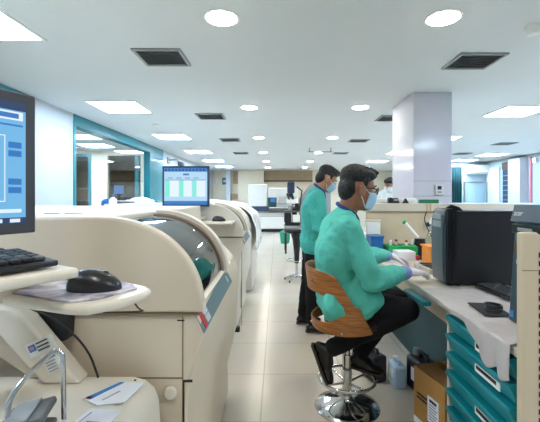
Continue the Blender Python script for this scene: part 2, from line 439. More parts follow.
for x, y, lb in [(-.98, 3.17, 'large louvred ceiling vent on the left nearest the camera'),
                 (-.98, 5.48, 'second louvred ceiling vent from the front on the left'),
                 (-.98, 7.75, 'third louvred ceiling vent from the front on the left'),
                 (-.98, 10.1, 'fourth louvred ceiling vent from the front on the left'),
                 (1.73, 3.26, 'large louvred ceiling vent in front of the white column'),
                 (1.73, 5.62, 'louvred ceiling vent just left of the top of the white column'),
                 (1.73, 7.85, 'louvred ceiling vent above the heads, second behind the column'),
                 (1.73, 10.1, 'louvred ceiling vent above the heads, third behind the column'),
                 (5.1, 8.3, 'nearer of the two louvred ceiling vents right of the column'),
                 (5.1, 10.2, 'farther of the two louvred ceiling vents right of the column')]:
    if vt is None:
        vt = thing('air_vent', (x, y, CEIL), lb, 'vent', 'louvred ceiling vents')
        MB().box(-.2, .2, -.19, -.165, -.015, 0).box(-.2, .2, .165, .19, -.015, 0).box(-.2, -.175, -.165, .165, -.015, 0).box(.175, .2, -.165, .165, -.015, 0).build('frame', 'midgrey', vt, local=True)
        MB().box(-.175, .175, -.165, .165, -.003, -.001).build('back_plate', 'grey_plastic', vt, local=True)
        for k in range(7):
            MB().box(-.175, .175, -.012, .012, -.001, .001, m=T3((0, -.14+k*.047, -.009), rx=.5))  .build('slat', 'midgrey', vt, local=True)
    else: dup(vt, (x, y, CEIL), lb)
o = MB().lathe([(.05, 0), (.05, -.02), (.04, -.035), (.035, -.06), (.0, -.065)], c=(1.80, 2.60, CEIL)).build('smoke_detector', 'white_plastic', smooth=True)
tag(o, 'white round smoke detector on the ceiling at the right edge', 'smoke detector')
o = MB().lathe([(.045, 0), (.045, -.015), (.03, -.03), (.0, -.032)], c=(-2.0, 6.1, CEIL)).build('smoke_detector', 'white_plastic', smooth=True)
tag(o, 'small white smoke detector on the ceiling beside the teal window', 'smoke detector')
# rail fitting hanging behind the standing man's head
t = thing('curtain_rail', (.9, 7.0, 2.50), 'thin grey ceiling rail above the heads of the two men', 'rail')
MB().box(.75, 1.35, 9.0, 9.03, 2.44, 2.46).build('rail', 'midgrey', t); MB().box(.78, .80, 9.005, 9.025, 2.46, CEIL).build('bracket', 'midgrey', t); MB().box(1.3, 1.32, 9.005, 9.025, 2.46, CEIL).build('bracket', 'midgrey', t)
# security camera on the left wall
t = thing('security_camera', (LX, 9.95, 2.3), 'dark grey wall-mounted camera on the left wall above the far monitor', 'camera')
MB().box(LX, LX+.03, 9.85, 10.05, 2.25, 2.42).build('wall_plate', 'midgrey', t, bev=.004)
MB().tube([(LX+.03, 9.95, 2.34), (-2.7, 9.95, 2.36), (-2.6, 9.9, 2.3)], .02).build('bracket', 'midgrey', t)
MB().lathe([(0, -.1), (.06, -.08), (.085, -.03), (.09, .03), (.05, .06), (0, .07)], c=(-2.56, 9.88, 2.24)).build('dome', 'grey_plastic', t, smooth=True)

# ================================================================ ANALYZERS
def hood_profile(dx, n=16, inset=0, x_in=-.60):
    # quarter-ellipse like curve from the flat top down to the front lip (X, Z)
    pts = []
    cx, cz, a, b = -.63, .955, .37-inset, .325-inset
    for i in range(n+1):
        th = PI/2*(1-i/n)
        pts.append((cx+a*math.cos(th)**.92+dx, cz+b*math.sin(th)**1.0))
    return pts
def analyzer(y0, dx, xl, length, label, first):
    CB = 'cream' if first else 'cream_cool_lit'
    y1 = y0+length; yg = y0+.62 if first else y0+.42
    t = thing('lab_analyzer', (-.9+dx, y0+length/2, 0), label, 'analyzer')
    # lower body with its chamfered front
    A = [(xl, .03), (xl, .94), (-.288+dx, .94), (-.255+dx, .868), (-.31+dx, .70), (-.33+dx, .23), (-.33+dx, .03)]
    Bp = [(xl, .03), (xl, .94), (-.292+dx, .94), (-.262+dx, .868), (-.27+dx, .49), (-.334+dx, .235), (-.33+dx, .03)]
    MB().loft([V((x, y0, z)) for x, z in A], [V((x, y1, z)) for x, z in Bp]).build('lower_body', CB, t, bev=.008)
    # near end panel: rounded upper housing
    prof = hood_profile(dx)
    MB().prism([(xl, .945), (xl, 1.28)]+prof+[(-.262+dx, .945)], y0-.012, y0+.05).build('end_panel', CB, t, bev=.012, bseg=3)
    # top deck
    MB().prism([(xl, .945), (xl, 1.277), (-.64+dx, 1.277), (-.62+dx, .945)], y0+.05, y1+(.6 if first else 0)).build('top_deck', 'cream_light', t, bev=.01)
    # rim (a brown inner band and a cream outer band)
    ins = hood_profile(dx, inset=.05)
    def band(a0, a1, o1, o2, mt, nm):
        P1 = hood_profile(dx, inset=o1); P2 = hood_profile(dx, inset=o2)
        MB().prism(P1+P2[::-1], a0, a1).build(nm, mt, t, bev=.004)
    band(yg-.035, yg, .012, .06, 'rim' if first else 'cream_cool_lit', 'inner_rim')
    band(yg, yg+.055, -.004, .07, 'cream_light', 'outer_rim')
    MB().prism([(-.70+dx, .945), (-.70+dx, 1.12), (-.52+dx, 1.10), (-.36+dx, 1.03), (-.285+dx, .945)] if first else [(-.70+dx, .945), (-.70+dx, 1.27)]+hood_profile(dx, inset=.012)+[(-.27+dx, .945)], yg+.055, y1).build('rear_housing', CB, t, bev=.01)
    # tinted glass hood
    P1 = hood_profile(dx, n=24, inset=.022); P2 = hood_profile(dx, n=24, inset=.027)
    MB().prism(P1+P2[::-1], y0+.05, yg-.035).build('hood_glass', 'hood_glass', t, smooth=True)
    # front ledge below the glass
    MB().loft([V((x+dx, y0+.055, z)) for x, z in [(-.45, .90), (-.45, .975), (-.30, .985), (-.262, .97), (-.290, .935), (-.30, .90)]],
              [V((x+dx, (y0+.86 if first else y1-.12), z)) for x, z in [(-.45, .90), (-.45, .975), (-.315, .985), (-.268, .97), (-.290, .935), (-.30, .90)]]).build('front_ledge', 'cream_light', t, bev=.005)
    # blue-grey stripe on the sloping front
    n = V((.066, 0, .037)).normalized()
    def st(y, v, off=.003):   # v 0 bottom .. 1 top
        b = V((-.257+dx, y, .868)); tp = V((-.291+dx, y, .936)); return b.lerp(tp, v)+n*off
    def patch(y_0, y_1, v0, v1, off, mt, nm, par, sk=0):
        a = [st(y_0, v0, off), st(y_1, v0, off), st(y_1+sk, v1, off), st(y_0+sk, v1, off)]
        b = [p-n*.004 for p in a]
        return MB().loft(a, b).build(nm, mt, par)
    s = patch(y0+.003, y0+.80, .02, .98, .003, 'bluegrey', 'front_stripe', t)
    patch(y0+.035, y0+.075, .10, .88, .005, 'red', 'emblem', s)
    for k in range(2): patch(y0+.09, y0+.15, .14+k*.39, .47+k*.39, .005, 'white', 'emblem_letter', s)
    patch(y0+.69, y0+.72, .3, .75, .005, 'white', 'emblem_letter', s)
    if first:
        # seams, latch, knob on the end face
        MB().box(xl, -.27, y0-.0135, y0+.0, .938, .944).build('seam', 'soft_seam', t)
        MB().box(-.333, -.329, y0-.002, y0+.002, .03, .93).box(xl, -.331, y0-.002, y0+.002, .712, .717).build('door_seam', 'soft_seam', t)
        MB().box(-.331, -.297, y0-.003, y0+.002, .700, .708).box(-.331, -.325, y0-.003, y0+.002, .03, .70).build('door_gap', 'dark_seam', t)
        MB().box(-.35, -.325, y0-.003, y0+.002, .915, .919).build('latch_slot', 'dark_seam', t)
        MB().cyl((-.372, y0-.008, .665), .024, .016, axis='y').build('door_knob', 'cream_light', t, bev=.006)
        MB().box(-.30, -.285, y0+.44, y0+.47, .955, .975).build('button', 'grey_plastic', t, bev=.003)
        MB().box(-1.02, -.96, 1.62, 1.64, 1.276, 1.2795).box(-.93, -.86, 1.62, 1.64, 1.276, 1.2795).build('deck_slot', 'soft_seam', t)
        # what stands under the hood
        MB().box(-.62, -.32, y0+.06, yg-.04, .985, 1.0).build('work_deck', 'grey_plastic', t)
        MB().box(-.60, -.36, y0+.08, y0+.22, 1.0, 1.05).build('sample_tray', 'teal_dark', t, bev=.004)
        MB().cyl((-.42, y0+.34, 1.0), .085, .05).build('reagent_wheel', 'teal', t, bev=.004)
        MB().box(-.38, -.33, y0+.30, y0+.42, 1.0, 1.03).build('rack', 'red', t, bev=.003)
        MB().box(-.60, -.40, y0+.16, y0+.19, 1.15, 1.18).build('pipette_arm', 'steel', t)
    else:
        MB().box(-.36, -.355, y0-.004, y0+.002, .05, .8).build('door_gap', 'soft_seam', t)
        MB().box(-.80, -.262+dx, y0-.014, y0, .941, .947).build('seam', 'soft_seam', t)
        MB().box(-.327+dx, -.322+dx, y0+.35, y0+.36, .12, .72).build('front_gap', 'dark_seam', t)
    for yy in (y0+.12, y1-.12):
        for xx in (-.42+dx, xl+.1):
            MB().cyl((xx, yy, 0), .03, .05).build('foot', 'black', t)
    return t
analyzer(1.30, 0, -2.1, 1.2, 'big cream analyzer with tinted curved hood and blue-grey stripe at front left', True)
# second machine stands higher off the floor, with its own small mouse shelf
a2 = analyzer(3.75, -.075, -1.75, 1.1, 'second cream analyzer behind the dark-rimmed hood, carrying a blue screen', False)
a2b = MB(); a2b.box(-.71, -.42, 3.42, 3.735, 1.09, 1.117)
a2b.build('mouse_shelf', 'cream_light', a2, bev=.01)
MB().cyl((-.4, 3.72, .0), .028, .05, axis='z').build('caster', 'black', a2)
# third machine under film
t = thing('lab_analyzer', (-.8, 5.9, 0), 'third cream machine in the row, wrapped in milky plastic film', 'analyzer')
MB().prism([(-1.7, .03), (-1.7, 1.24), (-.75, 1.24), (-.55, 1.2), (-.42, 1.08), (-.36, .92), (-.35, .03)], 5.2, 6.5).build('body', 'cream_cool_lit', t, bev=.02)
def film(u, v):
    th = u*PI*.9
    y = 5.14+v*1.44
    nz = noise.noise(V((u*5, v*7, 1.3)))*.045
    path = [(-1.72, 1.0), (-1.72, 1.27), (-1.2, 1.30), (-.72, 1.28), (-.50, 1.22), (-.36, 1.08), (-.30, .90), (-.27, .62)]
    q = u*(len(path)-1); i = min(int(q), len(path)-2); fr = q-i
    x = path[i][0]*(1-fr)+path[i+1][0]*fr; z = path[i][1]*(1-fr)+path[i+1][1]*fr
    return V((x+nz, y+nz*.4, z+nz*(.6 if z > .7 else 1.2)))
o = MB().surf(film, 48, 36).build('plastic_film', 'film', smooth=True, solid=.002)
tag(o, 'milky plastic film draped over the third machine of the row', 'film cover')
o = MB().prism([(-1.5, .0), (-1.5, 1.14), (-.75, 1.14), (-.5, 1.02), (-.42, .85), (-.42, 0)], 7.0, 8.2).build('lab_analyzer', 'white_plastic', bev=.03)
tag(o, 'last pale machine of the left row, behind the film-covered one', 'analyzer')

# monitor builder
def monitor(name, loc, rz, w, h, label, mats, style, stand_len, tilt=0):
    t = thing(name, loc, label, 'monitor', rz=rz)
    zc = stand_len+h/2
    m = T3((0, 0, zc), rx=tilt)
    b = .02 if style == 'far' else .027
    MB().box(-w/2, w/2, -.012, .02, -h/2, h/2, m=m).box(-w/2+.06, w/2-.06, .02, .05, -h/2+.05, h/2-.05, m=m).build('casing', mats[0], t, bev=.004, local=True)
    sm = MB(); W, Hh = w-2*b, h-2*b
    def r(u0, u1, v0, v1, i, k=1):
        sm.mi = i; sm.box(-W/2+u0*W, -W/2+u1*W, -.0135-.0004*k, -.0125, -Hh/2+v0*Hh, -Hh/2+v1*Hh, m=m)
    r(0, 1, 0, 1, 0)
    if style == 'far':
        r(0, 1, .0, .1, 1, 2); r(0, 1, .90, 1, 1, 2)
        for k in range(12): r(.02+k*.08, .06+k*.08, .915, .975, 2, 3)
        for u in (.04, .36, .66): r(u, u+.09, .22, .66, 3, 2)
        r(.13, .34, .22, .66, 4, 2); r(.45, .64, .22, .66, 4, 2); r(.75, .96, .22, .66, 4, 2)
        r(.02, .96, .665, .68, 1, 2); r(.44, .58, .80, .85, 1, 2)
        for k in range(4): r(.08+k*.2, .2+k*.2, .72, .735, 2, 2)
    else:
        r(0, 1, .93, 1, 2, 2); r(0, 1, 0, .05, 2, 2)
        for k in range(8): r(.05+k*.12, .12+k*.12, .01, .04, 4, 3)
        r(.55, .98, .85, .92, 4, 2); r(.68, .95, .865, .905, 1, 3)
        r(.02, .98, .80, .815, 1, 2); r(.05, .86, .18, .72, 4, 2); r(.058, .852, .188, .712, 0, 3)
        for k in range(2):
            r(.88, .97, .55-k*.3, .6-k*.3, 1, 2); r(.88, .97, .62-k*.3, .67-k*.3, 1, 2)
        r(.03, .97, .09, .12, 4, 2)
    s = sm.build('screen', [mats[1], 'screen_blue', 'screen_dblue', 'screen_mint', 'screen_white'], t, local=True)
    MB().box(-.025, .025, .03, .055, 0, zc).build('stand', mats[0], t, bev=.004, local=True)
    if style == 'far': MB().box(-.1, .1, -.05, .12, 0, .012).build('stand_base', mats[0], t, bev=.004, local=True)
    return t
monitor('desktop_monitor', (-.885, 3.60, 1.156), 0, .457, .395, 'flat computer monitor with a pale table on its screen above the second analyzer', ('bezel_blue', 'screen_bg'), 'far', .10)
MB_s = MB().box(-1.05, -.72, 3.50, 3.735, 1.135, 1.155)
MB_s.build('monitor_shelf', 'cream_light', a2, bev=.006)
# mouse builder
def mouse(loc, rz, label, s=1.0, mt='black'):
    t = thing('computer_mouse', loc, label, 'mouse', rz=rz)
    def f(u, v):
        th = 2*PI*u; ph = v*PI/2
        r = math.cos(ph)
        x = .052*r*math.cos(th); y = .031*r*math.sin(th)*(1+.12*math.cos(th))
        z = .036*math.sin(ph)**.9*(1-.25*math.cos(th)*r) if ph > 0 else 0
        return V((x*s, y*s, z*s+.004*s*(v > 0)))
    MB().surf(f, 32, 12).build('shell', mt, t, local=True, smooth=True)
    MB().cyl((.022*s, 0, .030*s), .007*s, .006*s, axis='y').build('scroll_wheel', 'grey_plastic', t, local=True)
    return t
mouse((-.56, 3.57, 1.117), PI*.06, 'small black mouse on the shelf beside the far monitor', 1.25)

# ================================================================ NEAR LEFT: shelf, keyboard, tray, monitor
t = thing('keyboard_stand', (-.88, 1.02, 0), 'cream keyboard shelf with a rounded side tray in front of the big analyzer', 'stand')
TZ = 1.165; KZ = 1.226
# keyboard shelf
KD = math.radians(238); kdir = V((math.cos(KD), math.sin(KD), 0)); kside = V((-kdir.y, kdir.x, 0))  # along the keys / towards the back
if kside.x > 0: kside = -kside
FR = V((-.376, .655, 0))
def kp(a, b, z): return FR+kdir*a+kside*b+V((0, 0, z))
sh = [kp(-.012, -.028, 0), kp(.5, -.028, 0), kp(.5, .21, 0), kp(0, .21, 0), kp(-.012, .19, 0)]
MB().prism([(p.x, p.y) for p in sh], KZ-.018, KZ, axis='z').build('shelf_board', 'cream_light', t, bev=.007, bseg=3)
tray = [(-.515, .69), (-.44, .66), (-.3545, .630), (-.322, .628), (-.282, .6645), (-.258, .72), (-.254, .75), (-.275, .775), (-.33, .81), (-.41, .825), (-.53, .82)]
MB().prism(tray, TZ-.018, TZ, axis='z').build('mouse_tray', 'cream_light', t, bev=.007, bseg=3)
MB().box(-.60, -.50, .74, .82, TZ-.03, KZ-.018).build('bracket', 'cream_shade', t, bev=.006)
MB().box(-.92, -.84, .98, 1.06, .76, 1.55).build('post', 'cream', t, bev=.01)
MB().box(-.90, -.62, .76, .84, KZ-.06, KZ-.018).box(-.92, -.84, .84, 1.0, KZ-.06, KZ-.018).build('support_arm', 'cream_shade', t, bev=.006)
# keyboard
def keyboard(loc, rz, label, w=.44, dp=.15, tilt=.07, th=.014):
    t = thing('computer_keyboard', loc, label, 'keyboard', rz=rz)
    m = T3((0, 0, .004), rx=tilt)
    MB().box(0, w, 0, dp, 0, th, m=m).build('base', 'black', t, bev=.003, local=True)
    k = MB()
    for r in range(6):
        y = .012+r*(dp-.024)/6
        n = int((w-.02)/.019)
        for i in range(n):
            if r == 5 and i % 5 == 1: continue
            if r == 0 and 4 <= i <= 8:
                if i == 4: k.box(.01+i*.019, .01+9*.019-.003, y, y+.016, th, th+.007, m=m)
                continue
            k.mi = 1 if (i+r) % 7 == 0 else 0
            k.box(.01+i*.019, .01+i*.019+.0155, y, y+.0165, th, th+.007, m=m)
    o = k.build('keycaps', ['key', 'keygloss'], t, bev=.0015, bseg=1, local=True); o['kind'] = 'stuff'
    return t
pK = kp(.45, .0, KZ)
kb = keyboard((pK.x, pK.y, KZ), 0, 'black keyboard on the cream shelf below the near monitor', dp=.15, th=.010)
kb.rotation_euler = (0, 0, math.atan2(-kdir.y, -kdir.x))
mouse((-.358, .725, TZ+.004), math.radians(8), 'glossy black mouse on the patterned pad of the round tray', .98)
def padmat():
    m = bpy.data.materials.new('mousepad_print'); m.use_nodes = True; nt = m.node_tree; b = nt.nodes['Principled BSDF']
    tc = nt.nodes.new('ShaderNodeTexCoord'); n = nt.nodes.new('ShaderNodeTexNoise'); n.inputs['Scale'].default_value = 14; n.inputs['Detail'].default_value = 3; n.inputs['Distortion'].default_value = 1.5
    r = nt.nodes.new('ShaderNodeValToRGB'); e = r.color_ramp.elements
    e[0].position = .35; e[0].color = rgb(120, 130, 160); e[1].position = .66; e[1].color = rgb(214, 214, 222)
    e2 = e.new(.5); e2.color = rgb(190, 176, 180)
    nt.links.new(tc.outputs['Object'], n.inputs['Vector']); nt.links.new(n.outputs['Fac'], r.inputs['Fac']); nt.links.new(r.outputs['Color'], b.inputs['Base Color'])
    b.inputs['Roughness'].default_value = .6
    return m
o = MB().prism([(-.505, .705), (-.36, .642), (-.32, .665), (-.28, .74), (-.30, .77), (-.342, .798), (-.488, .80)], TZ, TZ+.004, axis='z').build('mouse_pad', padmat(), bev=.001)
tag(o, 'patterned grey mouse pad lying on the rounded tray', 'mouse pad')
mt_ = monitor('desktop_monitor', (-.741, .833, 1.20), 0, .40, .365, 'near monitor with grey bezel and blue window, cut by the left edge', ('bezel', 'screen_near'), 'near', .055)
mt_.rotation_euler = (0, 0, math.atan2(.072, .036))
# place so that its far edge sits at the measured point
e = V((math.cos(mt_.rotation_euler[2]), math.sin(mt_.rotation_euler[2]), 0))
fp = V((-.659, 1.0, 0)); c_ = fp-e*.20; mt_.location = (c_.x, c_.y, 1.20)
MB().box(-.03, .03, .05, .07, .12, .28).build('arm_plate', 'bezel', mt_, bev=.003, local=True)
t2 = t
bk = c_ + V((-e.y, e.x, 0))*.075
MB().tube([(bk.x, bk.y, 1.42), (-.88, 1.0, 1.42)], .016).build('monitor_arm', 'bezel', t2)

# machine with chrome bar, bottom left
t = thing('sample_loader', (-.7, 1.05, 0), 'low cream loader with sloped arm and chrome bar in the bottom left corner', 'analyzer')
prof = [(-1.5, .02), (-1.5, .755), (-.475, .755), (-.435, .745), (-.405, .72), (-.39, .68), (-.385, .60), (-.385, .02)]
MB().prism(prof, .72, 1.24).build('body', 'cream_light', t, bev=.02, bseg=3)
# sloped arm (a parallelogram block rising to the upper left)
ra, rb_ = (-.585, .755), (-.845, 1.02)
MB().prism([(-.74, .755), (-.625, .755), (-.815, .985), (-.84, 1.0), (-.92, 1.005), (-1.2, 1.005), (-1.2, .92), (-.89, .92)], 1.17, 1.24).build('sloped_arm', 'cream_light', t, bev=.01)
MB().prism([(-.74, .755), (-.89, .92), (-1.2, .92), (-1.2, .84), (-.96, .84), (-.90, .82), (-.81, .755)], 1.21, 1.24).build('arm_web', 'cream_shade', t, bev=.006)  # darker colour stands in for shade on the arm's underside
nrm = None
def onarm(x, z, w, h, y=1.168, rot=-PI/4, mt='paper', nm='decal', th=.002, par=None):
    m = Matrix.Translation(V((x, y, z))) @ Matrix.Rotation(rot, 4, 'Y')
    return MB().box(-w/2, w/2, -th, th, -h/2, h/2, m=m).build(nm, mt, par or t)
AR = -math.radians(25)
def arm_px(px, py): return ((px-CX)*1.168/F, H-(py-CY)*1.168/F)
q = arm_px(41, 346); st_ = onarm(q[0], q[1], .09, .045, rot=AR, mt='white_plastic', nm='label_sticker')
q = arm_px(33, 348); onarm(q[0], q[1], .022, .022, y=1.165, rot=AR, mt='print_blue', nm='logo_mark', par=st_)
onarm(q[0], q[1], .010, .010, y=1.163, rot=AR, mt='pink', nm='logo_mark', par=st_)
for k in range(3):
    q = arm_px(42+k*1.4, 341+k*3.4); onarm(q[0], q[1], .038, .004, y=1.165, rot=AR, mt='print_black', nm='print_line', par=st_)
q = arm_px(52, 362); st_ = onarm(q[0], q[1], .05, .06, rot=AR, mt='white_plastic', nm='label_sticker')
q = arm_px(50, 356); onarm(q[0], q[1], .034, .013, y=1.165, rot=AR, mt='print_blue', nm='logo_mark', par=st_)
for k in range(4):
    q = arm_px(51+k*1.2, 361+k*2.8); onarm(q[0], q[1], .032, .003, y=1.165, rot=AR, mt='print_grey', nm='print_line', par=st_)
bar = [(-.628, .86, .757), (-.628, .86, .86), (-.62, .868, .89), (-.60, .90, .925), (-.575, .94, .952), (-.562, .95, .957), (-.552, .952, .945), (-.549, .95, .92), (-.547, .95, .757)]
def smooth_path(p, n=3):
    p = [V(x) for x in p]
    for _ in range(n):
        q = [p[0]]
        for a, b in zip(p[:-1], p[1:]): q += [a.lerp(b, .25), a.lerp(b, .75)]
        q.append(p[-1]); p = q
    return p
MB().tube(smooth_path(bar, 2), .0065, seg=12).build('chrome_bar', 'chrome', t, smooth=True)
MB().cyl((-.46, 1.2, .755), .004, .002).build('screw', 'dark_seam', t)
MB().box(-.575, -.40, .955, .975, .7551, .757).build('grille', 'grey_plastic', t)
# grey bottle carriers inside the loader
t = thing('scanner_unit', (-.58, .88, .755), 'dark grey hinged scanner unit at the foot of the chrome bar', 'scanner')
MB().box(-.63, -.55, .82, .93, .757, .80).build('body', 'grey_plastic', t, bev=.006)
MB().box(-.05, .05, -.055, .055, 0, .018, m=T3((-.59, .875, .822), rz=.25, ry=-.2)).build('lid', 'grey_plastic', t, bev=.006)
MB().box(-.035, .02, -.05, .05, .018, .024, m=T3((-.59, .875, .822), rz=.25, ry=-.2)).build('lid_window', 'midgrey', t, bev=.002)
o = thing('plastic_cassette', (-.525, .87, .755), 'small white plastic cassette right of the grey scanner unit', 'cassette')
MB().box(-.545, -.505, .82, .92, .757, .80).build('body', 'white_plastic', o, bev=.008); MB().box(-.538, -.515, .85, .89, .80, .803).build('label_patch', 'print_grey', o)
def sheet_paper(pts, z, label, mt='paper', lines=None, name='paper_sheet'):
    t = thing(name, (pts[0][0], pts[0][1], z), label, 'paper')
    MB().prism(pts, z, z+.0025, axis='z').build('sheet', mt, t)
    for (q, mt2, nm) in (lines or []):
        MB().prism(q, z+.0025, z+.0035, axis='z').build(nm, mt2, t)
    return t
def sh2(pts, dx, dy): return [(x+dx, y+dy) for x, y in pts]
def LL(L, dx, dy): return [(sh2(q, dx, dy), m2, n2) for q, m2, n2 in L]
sheet_paper(sh2([(-.57, 1.04), (-.50, 1.14), (-.42, 1.13), (-.44, 1.02), (-.51, 1.005)], 0, .045), .757, 'small white packet with a blue strip on the cream loader',
            lines=LL([([(-.565, 1.04), (-.50, 1.135), (-.485, 1.133), (-.545, 1.035)], 'print_blue', 'blue_strip'), ([(-.565, 1.038), (-.555, 1.05), (-.54, 1.045), (-.548, 1.033)], 'pink', 'pink_tab'),
                   ([(-.51, 1.03), (-.48, 1.08), (-.475, 1.08), (-.505, 1.03)], 'print_grey', 'print_line')], 0, .045))
sheet_paper(sh2([(-.50, .82), (-.475, .95), (-.385, .94), (-.40, .80)], -.045, .085), .757, 'white printed slip lying at the front of the cream loader',
            lines=LL([([(-.485, .84), (-.465, .93), (-.462, .93), (-.482, .84)], 'print_grey', 'print_line'), ([(-.46, .87), (-.455, .89), (-.42, .885), (-.425, .865)], 'print_grey', 'print_line')], -.045, .085))
t = thing('power_adapter', (-.68, 1.26, .9), 'black cable box behind the mouse tray', 'cable box')
MB().prism([(-.88, .96), (-.86, .98), (-.735, .978), (-.706, .945), (-.71, .865), (-.77, .85)], 1.25, 1.2995).build('housing', 'black_matte', t, bev=.008)
cb = smooth_path([(-.95, 1.10, 1.06), (-.80, 1.06, 1.06), (-.70, 1.08, 1.02), (-.64, 1.12, .96), (-.60, 1.18, .86), (-.58, 1.20, .765)], 2)
tag(MB().tube(cb, .0035, seg=8).build('power_cable', 'black_matte', smooth=True), 'black cable falling behind the chrome bar onto the loader', 'cable')
cb = smooth_path([(-.318, .80, TZ-.02), (-.40, 1.06, 1.03), (-.45, 1.27, .957), (-.60, 1.275, .952)], 2)
tag(MB().tube(cb, .0025, seg=8).build('mouse_cable', 'black_matte', smooth=True), 'thin dark cable running from under the round tray to the analyzer', 'cable')

# stuff on a counter by the left window
t = thing('wall_counter', (-2.6, 6.9, 0), 'white counter along the left wall under the teal window', 'counter')
MB().box(-2.9, -2.25, 5.4, 8.9, 1.12, 1.16).build('worktop', 'white_plastic', t, bev=.005)
for k in range(4): MB().box(-2.9, -2.3, 5.45+k*.86, 6.27+k*.86, 0, 1.12).build('cabinet_body', 'cream_light', t, bev=.006)
def bottle(loc, r, h, mb, mc, label, cat='bottle', group=None, name='reagent_bottle'):
    t = thing(name, loc, label, cat, group)
    MB().lathe([(0, 0), (r*.95, 0), (r, .01), (r, h*.62), (r*.85, h*.72), (r*.38, h*.8), (r*.38, h*.86), (0, h*.86)]).build('body', mb, t, local=True, smooth=True)
    MB().lathe([(0, h*.86), (r*.45, h*.86), (r*.45, h), (0, h)]).build('cap', mc, t, local=True, smooth=True)
    return t
bottle((-2.55, 5.75, 1.16), .06, .22, 'white_plastic', 'blue_plastic', 'white bottle with blue cap at the left end of the wall counter')
o = MB().lathe([(0, 0), (.08, 0), (.10, .05), (.09, .13), (.05, .16), (0, .165)], c=(-2.7, 5.9, 1.16)).build('centrifuge_tub', 'blue_plastic', smooth=True)
tag(o, 'round blue tub on the wall counter under the teal window', 'tub')
t = thing('benchtop_printer', (-2.6, 6.25, 1.16), 'dark small printer beside the blue tub on the wall counter', 'printer')
MB().box(-2.75, -2.45, 6.1, 6.4, 1.16, 1.28).build('body', 'grey_plastic', t, bev=.02); MB().box(-2.72, -2.48, 6.12, 6.3, 1.28, 1.29).build('paper_tray', 'white_plastic', t)
t = thing('benchtop_centrifuge', (-2.6, 7.1, 1.16), 'rounded white centrifuge on the wall counter', 'centrifuge')
MB().box(-2.82, -2.4, 6.8, 7.3, 1.16, 1.30).build('body', 'white_plastic', t, bev=.05, bseg=4); MB().sph((-2.6, 7.05, 1.29), (.19, .19, .06)).build('lid', 'cream_light', t, smooth=True)
o = MB().box(-2.8, -2.45, 7.6, 8.0, 1.16, 1.27).build('storage_box', 'teal', bev=.01); tag(o, 'low teal storage box at the far end of the wall counter', 'box')

# ================================================================ BENCH (right)
BX = .88; BZ = .80
t = thing('lab_bench', (1.4, 2.6, 0), 'long cream lab bench where the seated man works', 'bench')
MB().box(BX-.01, 2.25, 1.345, 3.78, BZ-.035, BZ).build('worktop', 'bench', t, bev=.006)
MB().box(BX+.03, 2.2, 1.345, 1.365, 0, BZ-.035).build('end_panel', 'panel_beige', t)
MB().box(BX+.10, BX+.13, 1.92, 3.70, .62, BZ-.035).build('apron', 'panel_beige', t)
MB().box(1.15, 1.18, 1.92, 3.70, 0, BZ-.035).build('back_panel', 'teal_dark', t)
MB().box(.93, 1.48, 3.70, 3.75, 0, BZ-.035).build('end_panel', 'panel_beige', t)
tag(MB().box(BX-.068, BX-.014, 2.07, 2.38, .736, .762).build('pull_out_tray', 'teal', bev=.006, parent=None), 'slim teal pull-out tray under the bench edge by the seated man', 'tray')
# drawer unit
t = thing('drawer_unit', (1.15, 1.63, 0), 'teal drawer cabinet with white name slots under the near bench', 'drawer cabinet')
MB().box(BX+.03, 1.45, 1.37, 1.90, .03, BZ-.036).build('carcass', 'teal_dark', t, bev=.004)  # dark colour stands in for shade in the gaps between drawers
MB().box(BX-.002, BX+.03, 1.895, 1.91, .03, BZ-.05).build('edge_strip', 'cream_light', t)
dz = .093; top = BZ-.05
for k in range(7):
    z1 = top-k*dz; z0 = z1-dz+.016
    dr = MB().prism([(BX+.03, z0), (BX+.004, z0), (BX-.004, z1-.045), (BX-.022, z1-.014), (BX-.018, z1), (BX+.03, z1)], 1.37, 1.893).build('drawer', 'teal_drawer', t, bev=.004)
    if k != 2:
        s = MB().box(BX-.0085, BX-.0035, 1.45, 1.63, z0+.006, z0+.052).build('label_holder', 'white_plastic', dr)
        q = MB()
        rr = random.Random(k)
        y = 1.618
        while y > 1.47:
            ww = rr.uniform(.006, .011); q.box(BX-.0105, BX-.008, y-ww, y, z0+.021, z0+.036); y -= ww+.003
        q.build('lettering', 'print_black', dr)
# sheet draped over the bench
def shp(u, v):
    # u across the bench (0 = hanging lip, 1 = inner), v along Y
    y = 1.36+v*(2.20-1.36)
    lip = .105*min(1, max(0, 1-v/.40)*1.7)*(1+.12*math.sin(v*50)) if v < .40 else 0.0
    lip += .025
    w = .42-.10*v
    L = u*(lip+w)
    nz = noise.noise(V((L*9, y*6, .4)))*.008+noise.noise(V((L*25, y*18, .9)))*.003
    if L < lip:
        d = lip-L
        return V((BX-.026-.012*math.sin(v*40)*min(1, d*8)-.04*min(d, .05)+nz, y+.04*d*math.sin(v*15), BZ+.004-d))
    d = L-lip
    e = min(1, d/.03)
    return V((BX-.026+d, y+.01*math.sin(d*30), BZ+.0055+abs(nz)*e*1.2))
o = MB().surf(shp, 50, 80).build('plastic_sheet', 'sheet', smooth=True, solid=.0015)
tag(o, 'crumpled pale grey plastic sheet draped over the near bench edge', 'sheet')
